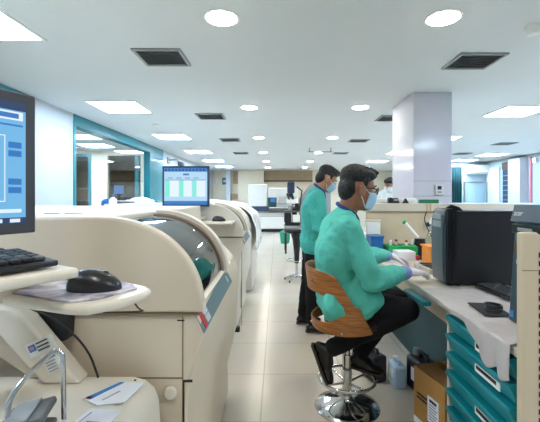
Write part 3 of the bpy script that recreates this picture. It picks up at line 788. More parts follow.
# computer tower 1
def tower(x0, y0, w, dp, h, z, label, rz=0):
    t = thing('computer_tower', (x0, y0, z), label, 'computer', rz=rz)
    return t
t = thing('computer_tower', (1.045, 2.28, BZ), 'large black computer tower standing on the bench by the seated man', 'computer')
t.rotation_euler = (0, 0, math.radians(-3))
MB().box(.045, .465, 0, .20, .012, .465).build('case', 'pc_side', t, bev=.006, local=True)
MB().prism([(.045, .005), (.0, .008), (.0, .478), (.045, .480)], -.002, .202).build('front_frame', 'black', t, bev=.006, local=True)
MB().prism([(.0, .012), (-.012, .016), (-.022, .12), (-.022, .40), (-.008, .465), (.0, .472)], .004, .196).build('front_panel', 'pc_front', t, bev=.008, local=True)
MB().box(-.025, -.019, .03, .17, .36, .40).box(-.025, -.019, .03, .17, .41, .44).build('drive_bay', 'midgrey', t, bev=.002, local=True)
MB().box(.035, .06, -.006, .0, .02, .48).build('panel_gap', 'black', t, local=True)
MB().prism([(.0, .476), (.05, .464), (.12, .464), (.09, .49), (.04, .505)], .03, .17).build('top_handle', 'black', t, bev=.006, local=True)
for fx, fy in ((.06, .02), (.40, .02), (.06, .15), (.40, .15)): MB().box(fx, fx+.03, fy, fy+.03, 0, .012).build('foot', 'black', t, local=True)
# computer tower 2 (front faces the aisle/camera)
t = thing('computer_tower', (1.06, 1.635, BZ+.008), 'slim black computer tower beside the beige post at the right edge', 'computer')
t.rotation_euler = (0, 0, math.radians(-90))
MB().box(0, .19, .02, .42, 0, .50).build('case', 'pc_side', t, bev=.006, local=True)
MB().prism([(-.036, 0), (.02, 0), (.02, .436), (-.006, .436), (-.010, .38)], -.002, .192, axis='x').prism([(-.03, .435), (.02, .435), (.02, .51), (-.012, .51)], -.002, .192, axis='x').build('front_panel', 'pc_front', t, bev=.005, local=True)
MB().box(.008, .182, -.028, -.012, .385, .425).build('drive_bay', 'black', t, bev=.003, local=True)
MB().box(.05, .14, -.032, -.026, .397, .412).build('tray_button', 'midgrey', t, bev=.003, local=True)
MB().box(.008, .182, -.019, -.010, .30, .345).build('grille', 'brown', t, local=True)
MB().box(.006, .03, -.037, -.030, .02, .045).build('sticker', 'print_blue', t, local=True)
def text(s, size, mtx, mt, parent, name='lettering', th=.0006):
    cu = bpy.data.curves.new(name, 'FONT'); cu.body = s; cu.size = size; cu.extrude = th
    o = bpy.data.objects.new(name, cu); C.objects.link(o)
    dg = bpy.context.evaluated_depsgraph_get(); me = bpy.data.meshes.new_from_object(o.evaluated_get(dg))
    bpy.data.objects.remove(o)
    me.transform(mtx); me.materials.clear(); me.materials.append(M[mt])
    o2 = bpy.data.objects.new(name, me); C.objects.link(o2); o2.parent = parent
    return o2
text('acer', .034, Matrix.Translation((.018, -.0265, .462)) @ Matrix.Rotation(PI/2-.25, 4, 'X'), 'white', t)
text('LT', .024, Matrix.Translation((.028, -.0225, .255)) @ Matrix.Rotation(PI/2, 4, 'X'), 'white', t)
kb2 = keyboard((1.19, 2.23, BZ+.008), math.radians(-88), 'black keyboard on the bench in front of the big black tower', w=.40, dp=.15, tilt=.05)
# cable coil near tower 2
def coil():
    pts = []
    for i in range(60):
        a = i/59*2.6*2*PI
        pts.append(V((1.015+.036*math.cos(a)+.004*math.sin(3*a), 1.735+(.05-.012*i/59)*math.sin(a), BZ+.024+.03*i/59+.006*math.cos(a*.7))))
    return pts
tag(MB().tube(coil(), .0045, seg=8).build('cable_coil', 'black', smooth=True), 'coiled black cable lying beside the slim tower', 'cable')
o = MB().box(-.05, .07, -.10, .10, 0, .004, m=T3((1.0, 1.765, BZ+.014), rz=-.12)).build('notepad', 'black_matte', bev=.001)
tag(o, 'thin black mat lying under the coiled cable', 'folder')
# beige post
t = thing('shelf_post', (.915, 1.36-.06, 0), 'tall beige slotted metal post at the right edge', 'post')
MB().box(.862, .922, 1.30, 1.335, 0, 1.225).build('upright', 'panel_beige', t, bev=.008, bseg=3)
MB().box(.922, .974, 1.315, 1.335, 0, 1.215).build('slotted_flange', 'panel_beige', t, bev=.002)
sl = MB()
for k in range(36): sl.box(.930, .936, 1.313, 1.316, .05+k*.031, .068+k*.031)
o = sl.build('slot', 'dark_seam', t)
MB().box(.862, .922, 1.2985, 1.3005, 1.09, 1.093).build('seam', 'soft_seam', t)

# partition behind the bench
t = thing('desk_partition', (1.6, 3.83, 0), 'low beige partition with a ledge behind the bench', 'partition')
MB().box(.92, 2.6, 3.80, 3.84, 0, 1.20).build('panel', 'panel_beige', t, bev=.003)
MB().box(.90, 2.62, 3.775, 3.865, 1.20, 1.285).build('ledge', 'bench', t, bev=.008)
for xx in (1.52, 1.56): MB().box(xx, xx+.012, 3.768, 3.775, 1.205, 1.283).build('clip', 'tan', t)
tag(MB().box(1.47, 1.66, 3.79, 3.85, 1.285, 1.325).build('document_folder', 'green_plastic', bev=.004), 'dark green flat box on the partition ledge below the thermostat', 'box')
M['green_plastic2'] = mat('dark_green', (12, 110, 62), .5); bpy.data.objects['document_folder'].data.materials[0] = M['green_plastic2']
t = thing('desk_phone', (1.2, 3.82, 1.285), 'black telephone on the partition ledge left of the column', 'telephone')
MB().prism([(3.79, 1.285), (3.86, 1.285), (3.86, 1.34), (3.84, 1.34)], 1.15, 1.26, axis='x').build('base', 'black', t, bev=.004)
MB().box(1.155, 1.18, 3.79, 3.85, 1.325, 1.345, m=None).build('handset', 'black', t, bev=.005)
MB().box(1.20, 1.25, 3.80, 3.81, 1.31, 1.33).build('display', 'midgrey', t)
tag(MB().prism([(1.29, 1.285), (1.36, 1.285), (1.325, 1.34)], 3.80, 3.84).build('tape_dispenser', 'black', bev=.005), 'small black wedge-shaped dispenser beside the telephone', 'dispenser')
t = thing('lab_bench', (1.3, 4.03, 0), 'second bench behind the beige partition', 'bench')
MB().box(.92, 3.2, 3.87, 4.2, .78, .815).build('worktop', 'bench', t); MB().box(.95, .98, 3.9, 4.18, 0, .78).build('side_panel', 'panel_beige', t); MB().box(3.1, 3.13, 3.9, 4.18, 0, .78).build('side_panel', 'panel_beige', t)
t = thing('benchtop_reader', (1.3, 4.03, .815), 'white instrument behind the partition, left of the telephone', 'instrument')
MB().box(1.02, 1.48, 3.90, 4.18, .815, 1.34).build('housing', 'white_plastic', t, bev=.02); MB().box(1.08, 1.42, 3.895, 3.90, 1.1, 1.3).build('front_door', 'cream_light', t, bev=.004)
# thermostat on the column
t = thing('thermostat', (1.84, 4.22, 1.38), 'white square thermostat with a dark dial on the column', 'thermostat')
MB().box(1.80, 1.895, 4.205, 4.229, 1.375, 1.49).build('plate', 'white', t, bev=.006)
MB().box(1.825, 1.87, 4.200, 4.206, 1.435, 1.475).build('dial', 'black', t, bev=.003); MB().box(1.825, 1.87, 4.201, 4.206, 1.395, 1.415).build('button_strip', 'midgrey', t)

# objects on the bench
t = thing('pipette_tip_box', (1.03, 3.62, BZ), 'blue plastic tub at the back of the bench by the man’s mask', 'tub')
MB().prism([(.90, BZ), (1.0, BZ), (1.01, .965), (.89, .965)], 3.50, 3.70).build('tub', 'blue_plastic', t, bev=.006); MB().box(.885, 1.015, 3.495, 3.705, .965, .98).build('rim', 'blue_plastic', t, bev=.004)
t = thing('tissue_box', (1.0, 3.735, BZ), 'translucent white container standing behind the blue tub', 'container')
MB().box(.90, 1.04, 3.715, 3.765, BZ, 1.1).build('body', 'white_plastic', t, bev=.008); MB().box(.895, 1.045, 3.712, 3.768, 1.1, 1.12).build('lid', 'cream_light', t, bev=.004)
t = thing('tube_rack', (1.22, 3.55, BZ), 'bright green tube rack on the bench', 'tube rack')
MB().box(1.03, 1.34, 3.42, 3.62, BZ, .895).build('body', 'green_plastic', t, bev=.006)
q = MB()
for i in range(6):
    for j in range(3): q.cyl((1.06+i*.05, 3.46+j*.06, .895), .016, .002, seg=12)
q.build('holes', 'teal_dark', t)
for i in range(4):
    tt = thing('sample_tube', (1.06+i*.075, 3.46+(i % 2)*.06, .897), 'small capped tube in the green rack, %s from the left' % ['first', 'second', 'third', 'fourth'][i], 'tube', 'tubes in the green rack')
    MB().cyl((0, 0, 0), .010, .03, seg=12).build('glass', 'white_plastic', tt, local=True); MB().cyl((0, 0, .03), .012, .02, seg=12).build('cap', 'red' if i in (1, 2) else 'white_plastic', tt, local=True)
tag(MB().box(1.05, 1.20, 3.2, 3.36, BZ, .875).build('white_box', 'paper', bev=.004), 'low white cardboard box in front of the green rack', 'box')
tag(MB().box(.90, 1.02, 3.10, 3.3, BZ, .85).build('white_box', 'paper', bev=.004), 'flat white box in front of the blue tub', 'box')
t = thing('slide_tray', (1.25, 2.75, BZ), 'beige slide tray with dark slides next to the gloved hands', 'tray')
MB().box(1.08, 1.36, 2.62, 2.92, BZ, .835).build('tray', 'bench', t, bev=.004)
for k in range(4): MB().box(1.10, 1.34, 2.64+k*.068, 2.68+k*.068, .835, .841).build('slide', 'black', t)
t = thing('drop_bottle', (1.08, 2.80, .84), 'tiny red-capped bottle held by the gloved fingers', 'bottle')
t.location = (1.065, 2.80, BZ); MB().cyl((0, 0, 0), .014, .07, seg=14).build('body', 'white_plastic', t, local=True); MB().cyl((0, 0, .07), .012, .035, seg=14).build('cap', 'red', t, local=True)
t = thing('test_tube', (1.30, 3.3, .9), 'slanted white tube with a green cap leaning in a black holder', 'tube')
p0, p1 = V((1.255, 3.30, .99)), V((1.14, 3.30, 1.12))
MB().tube([p0, p1], .016, seg=14).build('glass', 'white_plastic', t, smooth=True); MB().tube([p1, p1.lerp(p0, -.10)], .019, seg=14).build('cap', 'green_plastic', t)
t = thing('tube_holder', (1.275, 3.30, BZ), 'black tube holder in front of the wash bottle', 'holder')
MB().lathe([(0, 0), (.06, 0), (.06, .015), (.02, .03), (.018, .10), (.05, .13), (.045, .18), (0, .18)], c=(1.275, 3.30, BZ)).build('holder', 'black', t, smooth=True)
t = thing('wash_bottle', (1.52, 3.40, BZ), 'translucent cone-shaped wash bottle beside the black tower', 'bottle')
MB().lathe([(0, 0), (.075, 0), (.08, .02), (.07, .12), (.03, .24), (.02, .28), (.02, .30), (0, .30)], c=(1.43, 3.42, BZ)).build('body', 'clear', t, smooth=True)
MB().lathe([(0, .30), (.022, .30), (.016, .33), (.004, .36), (0, .36)], c=(1.43, 3.42, BZ)).build('nozzle', 'white_plastic', t, smooth=True)
t = thing('reagent_tray', (1.56, 3.15, BZ), 'orange plastic box on the bench beside the black tower', 'box')
MB().box(1.25, 1.50, 3.02, 3.2, BZ, .93).build('body', 'orange', t, bev=.008); MB().box(1.24, 1.51, 3.01, 3.21, .93, .945).build('lid', 'orange', t, bev=.004)
t = thing('wall_socket', (1.56, 3.79, 1.0), 'black plug in the beige partition above the orange box', 'plug')
MB().box(1.50, 1.58, 3.79, 3.80, 1.02, 1.12).build('plate', 'bench', t, bev=.003); MB().cyl((1.54, 3.775, 1.07), .022, .03, axis='y').build('plug', 'black', t)
tag(MB().tube(smooth_path([(1.53, 3.785, 1.2), (1.50, 3.78, 1.12), (1.55, 3.78, 1.0), (1.60, 3.77, .9), (1.62, 3.77, .82)], 2), .005, seg=8).build('power_cable', 'black_matte', smooth=True), 'black cable hanging down the beige partition', 'cable')

# floor objects under the bench
t = thing('cardboard_box', (.97, 2.05, 0), 'open brown cardboard box with a printed label on the floor under the bench', 'box')
t.rotation_euler = (0, 0, math.radians(-76)); t.location = (.815, 2.20, 0)
bl, bw_, bh, th = .27, .24, .35, .006
m_ = MB(); m_.box(0, bl, 0, th, 0, bh).box(0, bl, bw_-th, bw_, 0, bh).box(0, th, th, bw_-th, 0, bh).box(bl-th, bl, th, bw_-th, 0, bh).box(th, bl-th, th, bw_-th, 0, th)
m_.build('carton', 'cardboard', t, local=True)
MB().box(.0, bl, .01, bw_*.5, bh, bh+.003, m=T3((0, 0, 0))).build('flap', 'cardboard_in', t, local=True)
MB().box(.01, bl-.01, 0, bw_*.45, 0, .003, m=T3((0, bw_-.01, bh-.02), rx=PI-.5)).build('flap', 'cardboard_in', t, local=True)
lb = MB().box(.13, .22, -.003, 0, .10, .24).build('paper_label', 'paper', t, local=True)
for k in range(6): MB().box(.14, .21-.01*(k % 2), -.004, -.003, .115+k*.016, .122+k*.016).build('print_line', 'print_grey', lb, local=True)
MB().box(.145, .205, -.004, -.003, .212, .228).build('barcode', 'print_black', lb, local=True)
for k in range(2): MB().box(.03, .12, -.002, 0, .20-k*.022, .212-k*.022).build('print_line', 'print_black', t, local=True)
MB().box(.0, .09, -.003, 0, .02, .06).build('paper_label', 'paper', t, local=True)
for i, (x, y, s, mb, lb) in enumerate([(.865, 2.66, .85, 'jug', 'pale blue plastic jug under the bench'), (1.01, 2.57, 1.25, 'jug_black', 'large black jerrycan with white label right of the pale jug'),
                                   (.72, 2.76, 1.05, 'jug_black', 'black jerrycan left of the pale jug, behind the seated man’s shoe')]):
    t = thing('jerrycan', (x, y, 0), lb, 'jug', 'jugs on the floor under the bench', rz=.2*i)
    w2, d2, hh = .055*s, .085*s, .22*s
    MB().box(-w2, w2, -d2, d2, 0, hh*.84).build('body', mb, t, bev=.02*s, bseg=3, local=True)
    MB().tube([(0, -d2*.6, hh*.8), (0, -d2*.5, hh*.98), (0, d2*.1, hh*.98), (0, d2*.2, hh*.8)], .011*s, seg=8).build('handle', mb, t, local=True, smooth=True)
    MB().cyl((0, d2*.6, hh*.84), .022*s, .035*s, seg=18).build('cap', 'white_plastic' if i != 1 else 'midgrey', t, local=True)
    if i == 1: MB().box(-w2-.001, -w2+.002, -.05, .03, .08, .17).build('paper_label', 'paper', t, local=True)
    if i == 0: MB().box(-w2-.001, -w2+.002, -.05, .04, .07, .13).build('paper_label', 'paper', t, local=True)

# ================================================================ BAR STOOL (near)
SX, SY = .45, 2.38
t = thing('bar_stool', (SX, SY, 0), 'chrome swivel bar stool with curved walnut back, under the seated man', 'stool')
MB().lathe([(0, 0), (.205, 0), (.207, .006), (.20, .014), (.14, .030), (.06, .048), (.035, .065), (.031, .085), (0, .085)], seg=64).build('base', 'chrome', t, local=True, smooth=True)
MB().cyl((0, 0, .08), .030, .26).build('outer_post', 'chrome', t, local=True, smooth=True); MB().cyl((0, 0, .34), .021, .19).build('inner_post', 'chrome', t, local=True, smooth=True)
ring = [(.178*math.cos(a*PI/24), .178*math.sin(a*PI/24), .185) for a in range(48)]
MB().tube(ring, .010, closed=True).build('foot_ring', 'chrome', t, local=True, smooth=True)
for k in range(4):
    a = k*PI/2+.5; MB().tube([(.03*math.cos(a), .03*math.sin(a), .16), (.178*math.cos(a), .178*math.sin(a), .183)], .007).build('ring_spoke', 'chrome', t, local=True, smooth=True)
MB().box(-.09, .09, -.09, .09, .52, .54).build('seat_plate', 'black_matte', t, local=True, bev=.004)
sxo = .055
M['seat'] = mat('seat_dark', (48, 34, 34), .4, var=.1)
MB().lathe([(0, 0), (.185, 0), (.20, .015), (.20, .045), (.18, .062), (0, .066)], c=(sxo, 0, .54), seg=48).build('seat', 'seat', t, local=True, smooth=True)
def back_pt(u, v, off=0):
    # u -1..1 around, v 0..1 up
    zz = .528+.395*v
    half = math.radians(112-50*v**1.1)
    th = PI+u*half
    r = .235+.045*v+off
    # soften corners
    dz = 0
    if v > .5: dz -= .035*abs(u)**4
    return V((sxo-.033+r*math.cos(th), r*math.sin(th), zz+dz+(.02*abs(u)**3*max(0, 1-v*4))))
bmk = MB(); nu, nv = 150, 75
def in_hole(u, v):
    # D-shaped opening
    if not (.17 < v < .62): return False
    a = abs(u)*math.radians(112-50*v**1.1)/math.radians(60)
    vv = (v-.395)/.225
    return abs(a)**3.2+abs(vv)**3.2 < 1
verts = {}
def gv(i, j, o):
    k = (i, j, o)
    if k not in verts: verts[k] = bmk.bm.verts.new(back_pt(-1+2*i/nu, j/nv, .011 if o else 0))
    return verts[k]
cells = set((i, j) for i in range(nu) for j in range(nv) if not in_hole(-1+2*(i+.5)/nu, (j+.5)/nv))
for (i, j) in cells:
    bmk.bm.faces.new((gv(i, j, 1), gv(i+1, j, 1), gv(i+1, j+1, 1), gv(i, j+1, 1)))
    bmk.bm.faces.new((gv(i, j, 0), gv(i, j+1, 0), gv(i+1, j+1, 0), gv(i+1, j, 0)))
    for (di, dj, a, b) in ((-1, 0, (i, j), (i, j+1)), (1, 0, (i+1, j+1), (i+1, j)), (0, -1, (i+1, j), (i, j)), (0, 1, (i, j+1), (i+1, j+1))):
        if (i+di, j+dj) not in cells:
            bmk.bm.faces.new((gv(*a, 1), gv(*b, 1), gv(*b, 0), gv(*a, 0)))
wb = bmk.build('backrest', 'wood', t, local=True, smooth=True)
sm = wb.modifiers.new('s', 'SMOOTH'); sm.iterations = 12; sm.factor = .5
for u in (-.62, .62, 0.0):
    p = back_pt(u, .06, .012); MB().sph(p, .008, seg=10).build('screw', 'chrome', t, local=True)
p = back_pt(.35, .80, .012); MB().sph(p, .006, seg=10).build('screw', 'brown', t, local=True)

# tall black stool in the aisle
t = thing('swivel_stool', (.32, 6.0, 0), 'tall black swivel stool on a chrome base in the aisle', 'stool')
MB().lathe([(0, .76), (.16, .76), (.205, .78), (.215, .81), (.20, .84), (.1, .85), (0, .85)]).build('seat', 'black', t, local=True, smooth=True)
MB().lathe([(0, .28), (.035, .28), (.045, .45), (.07, .66), (.10, .76), (0, .76)]).build('gas_column', 'black_matte', t, local=True, smooth=True)
MB().cyl((0, 0, .05), .022, .24).build('post', 'chrome', t, local=True, smooth=True)
for k in range(5):
    a = k*2*PI/5+.3; lg = MB().tube([(0, 0, .09), (.12*math.cos(a), .12*math.sin(a), .055), (.21*math.cos(a), .21*math.sin(a), .03)], [.02, .017, .012]).build('leg', 'chrome', t, local=True, smooth=True)
    MB().cyl((.20*math.cos(a), .20*math.sin(a), 0), .014, .03, seg=12).build('glide', 'black', lg, local=True)
MB().tube([(.16*math.cos(a*PI/12), .16*math.sin(a*PI/12), .33) for a in range(24)], .009, closed=True).build('foot_ring', 'chrome', t, local=True, smooth=True)

# green bin
t = thing('waste_bin', (.23, 10.8, 0), 'green waste bin with a liner on the floor at the far end of the aisle', 'bin')
MB().lathe([(0, 0), (.12, 0), (.155, .30), (.165, .30), (.165, .33), (.145, .33), (.12, .1), (0, .1)]).build('bucket', 'bin', t, local=True, smooth=True)
MB().sph((0, 0, .33), (.13, .13, .05)).build('liner', 'bin', t, local=True, smooth=True)
MB().box(.14, .17, -.1, .1, .05, .3).build('side_panel', 'white_plastic', t, local=True)

# far white analyzer
t = thing('chemistry_analyzer', (-.2, 15.0, 0), 'wide white analyzer with a dark conveyor in front of the far wall', 'analyzer')
MB().box(-1.15, -.40, 14.85, 15.8, .12, 1.86).build('cabinet', 'white_plastic', t, bev=.03); MB().box(-.37, .85, 14.95, 15.8, .12, 1.72).build('cabinet', 'white_plastic', t, bev=.03)
MB().box(-1.15, .70, 14.2, 14.9, .12, .95).build('front_body', 'white_plastic', t, bev=.04)
MB().box(-1.12, -.30, 14.0, 14.19, .80, 1.0).build('conveyor', 'bezel_blue', t, bev=.02); MB().box(-.30, .65, 14.0, 14.19, .76, .93).build('conveyor', 'grey_plastic', t, bev=.03)
MB().box(-.36, -.02, 14.5, 14.56, .95, 1.33).build('screen_unit', 'teal_dark', t, bev=.01); MB().box(-.26, -.06, 14.49, 14.5, 1.15, 1.3).build('screen', 'screen_blue', t)
MB().prism([(14.3, 1.1), (14.8, 1.1), (14.8, 1.35), (14.6, 1.32)], .05, .6, axis='x').build('cover', 'midgrey', t, bev=.02)
MB().box(-1.13, .68, 14.195, 14.2, .60, .612).box(-.9, .3, 14.195, 14.2, .75, .76).build('door_seam', 'grey_plastic', t)
MB().box(-1.1, .66, 14.3, 15.7, 0, .12).build('plinth', 'black_matte', t)
for yy in (0, 1): pass
# far wall notices
t = thing('notice_sign', (-2.42, 16.98, 2.0), 'small teal sign high on the cream far wall', 'sign'); MB().box(-2.52, -2.30, 16.97, 16.998, 1.92, 2.24).build('board', 'teal', t); MB().box(-2.46, -2.36, 16.965, 16.97, 2.03, 2.13).build('symbol', 'white', t)
tag(MB().box(-2.80, -2.72, 16.97, 16.998, 2.0, 2.2).build('notice_sheet', 'paper'), 'narrow white notice left of the teal sign', 'notice')

# microscope work station behind the standing man
t = thing('microscope_table', (.9, 9.1, 0), 'grey side table carrying the microscope behind the standing man', 'table')
MB().box(.17, 1.6, 8.8, 9.5, .62, .66).build('table_top', 'midgrey', t)
for (x, y) in ((.21, 8.84), (1.56, 8.84), (.21, 9.46), (1.56, 9.46)): MB().box(x-.02, x+.02, y-.02, y+.02, 0, .62).build('leg', 'black', t)
class MX(MB):
    def build(s, *a, **k):
        bmesh.ops.translate(s.bm, vec=V((-.17, 0, 0)), verts=s.bm.verts[:]); return super().build(*a, **k)
t = thing('microscope', (.52, 9.0, .66), 'black and white microscope tower left of the standing man', 'microscope')
MX().box(.36, .72, 8.85, 9.2, .66, .74).build('base', 'black', t, bev=.02); MX().box(.54, .66, 9.05, 9.2, .74, 1.35).build('arm', 'black', t, bev=.02)
MX().box(.36, .70, 8.9, 9.15, .98, 1.02).build('stage', 'grey_plastic', t, bev=.005); MX().cyl((.5, 9.0, 1.04), .055, .10, r2=.08).build('nosepiece', 'steel', t, smooth=True)
MX().box(.40, .66, 8.92, 9.15, 1.18, 1.34).build('head', 'white_plastic', t, bev=.02); MX().tube([(.46, 8.95, 1.3), (.42, 8.8, 1.42)], .03).build('eyepiece', 'black', t, smooth=True); MX().tube([(.56, 8.95, 1.3), (.52, 8.8, 1.42)], .03).build('eyepiece', 'black', t, smooth=True)
MX().cyl((.5, 9.08, 1.34), .04, .12).build('camera_neck', 'black', t, smooth=True); MX().box(.42, .60, 9.0, 9.16, 1.44, 1.72).build('camera_head', 'bezel_blue', t, bev=.03)
MX().sph((.60, 9.02, 1.12), .06).sph((.42, 8.95, .86), .06).build('focus_knob', 'steel', t, smooth=True)
MX().box(.55, .72, 8.86, 9.0, .74, .92).build('lamp_house', 'white_plastic', t, bev=.02)
MX().box(.34, .52, 8.86, 8.98, .74, .98).box(.60, .70, 8.9, 9.0, 1.02, 1.2).build('side_module', 'black', t, bev=.02)
MX().tube([(.66, 9.1, 1.6), (.78, 9.05, 1.5), (.74, 9.0, 1.2), (.70, 9.0, 1.0)], .018).build('cable', 'black', t, smooth=True)
tag(MB().prism([(.56, .66), (.54, 1.30), (.85, 1.68), (1.35, 1.68), (1.35, .66)], 9.25, 9.45).build('equipment_cover', 'midgrey', bev=.04), 'grey sloped equipment cover behind the microscope', 'cover')

# right far side
t = thing('low_cabinet', (4.6, 8.3, 0), 'long pale cabinet beyond the black computer tower', 'cabinet')
MB().box(3.2, 6.4, 8.0, 8.6, 0, 1.18).build('body', 'white_plastic', t, bev=.01); MB().box(3.18, 6.42, 7.98, 8.62, 1.18, 1.215).build('top', 'wallcool', t, bev=.004)
for k in range(5):
    dd = MB().box(3.23+k*.63, 3.82+k*.63, 7.985, 8.0, .08, 1.12).build('door', 'white_plastic', t, bev=.003)
    MB().box(3.75+k*.63, 3.77+k*.63, 7.97, 7.985, .6, .75).build('handle', 'steel', dd)
t = thing('curtain', (6.0, 12.4, 0), 'dark teal curtain beside the column on the far right', 'curtain')
def cur(u, v): return V((5.72+u*.5, 12.45+.035*math.sin(u*38), .15+v*2.2))
MB().surf(cur, 60, 4).build('cloth', 'teal_dark', t, smooth=True, solid=.004); MB().tube([(5.65, 12.45, 2.37), (6.3, 12.45, 2.37)], .012).build('rod', 'steel', t)
MB().box(5.66, 5.69, 12.44, 12.6, 2.355, 2.385).build('bracket', 'steel', t)
t = thing('air_conditioner', (6.75, 12.45, 2.1), 'white wall-mounted air conditioner on the far right cross wall', 'air conditioner')
MB().prism([(12.30, 2.18), (12.36, 2.12), (12.598, 2.12), (12.598, 2.42), (12.32, 2.42)], 6.42, 7.08, axis='x').build('housing', 'white_plastic', t, bev=.02); MB().box(6.46, 7.05, 12.30, 12.33, 2.15, 2.17).build('flap', 'midgrey', t)
t = thing('glass_partition', (6.5, 12.2, 0), 'framed glass screen standing below the air conditioner', 'glass screen')
MB().box(6.12, 6.16, 12.1, 12.14, 0, 1.85).box(6.85, 6.89, 12.1, 12.14, 0, 1.85).box(6.16, 6.85, 12.1, 12.14, 1.81, 1.85).box(6.16, 6.85, 12.1, 12.14, .9, .93).build('frame', 'steel', t)
MB().box(6.16, 6.85, 12.118, 12.122, .93, 1.81).build('pane', 'glass', t)
def rw(y0, y1, z0, z1, mt, nm, x=.04):
    return MB().box(RX-x, RX-.001, y0, y1, z0, z1).build(nm, mt, local=True, bev=.004)
o = S(rw(11.75, 12.45, 0, 2.3, 'white', 'door_3', .06)); MB().box(RX-.09, RX-.06, 11.85, 11.9, 1.0, 1.15).build('door_handle', 'steel', parent=o, local=True)
o = S(rw(11.0, 11.6, 1.0, 2.42, 'bezel_blue', 'window_5', .03)); MB().box(RX-.05, RX-.03, 11.0, 11.6, 1.0, 1.15).box(RX-.05, RX-.03, 11.0, 11.6, 2.2, 2.42).build('shutter', 'brown', parent=o, local=True)
for k in range(6): MB().box(RX-.045, RX-.03, 11.05, 11.55, 1.25+k*.15, 1.27+k*.15).build('blind_slat', 'midgrey', parent=o, local=True)
S(rw(10.45, 10.98, 0, 2.46, 'wallwhite', 'trim_6', .25))
S(rw(10.28, 10.325, 0, 2.46, 'pink', 'trim_7', .06))
for k, yy in enumerate((9.9, 9.4, 8.8, 8.2)): S(rw(yy, yy+.03, 0, 2.46, 'midgrey', 'trim_%d' % (8+k), .02))
t = thing('wall_lamp', (RX-.1, 10.1, 2.35), 'small bright spot lamp by the pink strip on the right wall', 'lamp')
MB().box(RX-.08, RX-.02, 10.05, 10.15, 2.30, 2.40).build('housing', 'white_plastic', t); MB().box(RX-.09, RX-.08, 10.06, 10.14, 2.31, 2.39).build('bulb', 'lamp_cool', t)

# ================================================================ PEOPLE
def frame(fwd, up):
    f = V(fwd).normalized(); u = V(up); u = (u-f*u.dot(f)).normalized(); l = u.cross(f)
    return Matrix(((f.x, l.x, u.x, 0), (f.y, l.y, u.y, 0), (f.z, l.z, u.z, 0), (0, 0, 0, 1)))
def hand(mb, w, fwd, palm_n, side, s=1.0, curl=.5, inf=0.0, fingers=True):
    """w wrist point, fwd finger direction, palm_n normal towards the palm, side = direction of the thumb"""
    f = V(fwd).normalized(); n = V(palm_n); n = (n-f*n.dot(f)).normalized(); sd = V(side); sd = (sd-f*sd.dot(f)-n*sd.dot(n)).normalized()
    p = V(w)
    mb.hull([(p, .026*s+inf), (p+f*.03*s+sd*.014*s, .018*s+inf), (p+f*.085*s+sd*.03*s, .013*s+inf), (p+f*.085*s-sd*.03*s, .012*s+inf), (p+f*.03*s-sd*.018*s, .017*s+inf)], seg=10)
    if not fingers: return
    for k, (o, L) in enumerate(((.031, .070), (.011, .078), (-.010, .073), (-.029, .058))):
        a = p+f*.088*s+sd*o*s; c = curl*(1+.12*k)
        d0 = (f+n*math.tan(min(1.2, c*.5))).normalized(); b = a+d0*L*.45*s
        d1 = (f*math.cos(c*1.4)+n*math.sin(c*1.4)).normalized(); e = b+d1*L*.32*s
        d2 = (f*math.cos(c*2.2)+n*math.sin(c*2.2)).normalized(); g = e+d2*L*.25*s
        mb.hull([(a, .0098*s+inf), (b, .009*s+inf)], seg=8); mb.hull([(b, .009*s+inf), (e, .008*s+inf)], seg=8); mb.hull([(e, .008*s+inf), (g, .007*s+inf)], seg=8)
    a = p+f*.025*s+sd*.025*s; b = a+(f*.6+sd*.7+n*.35).normalized()*.045*s; e = b+(f*.85+sd*.25+n*.45).normalized()*.035*s
    mb.hull([(a, .015*s+inf), (b, .0115*s+inf)], seg=8); mb.hull([(b, .0115*s+inf), (e, .0095*s+inf)], seg=8)
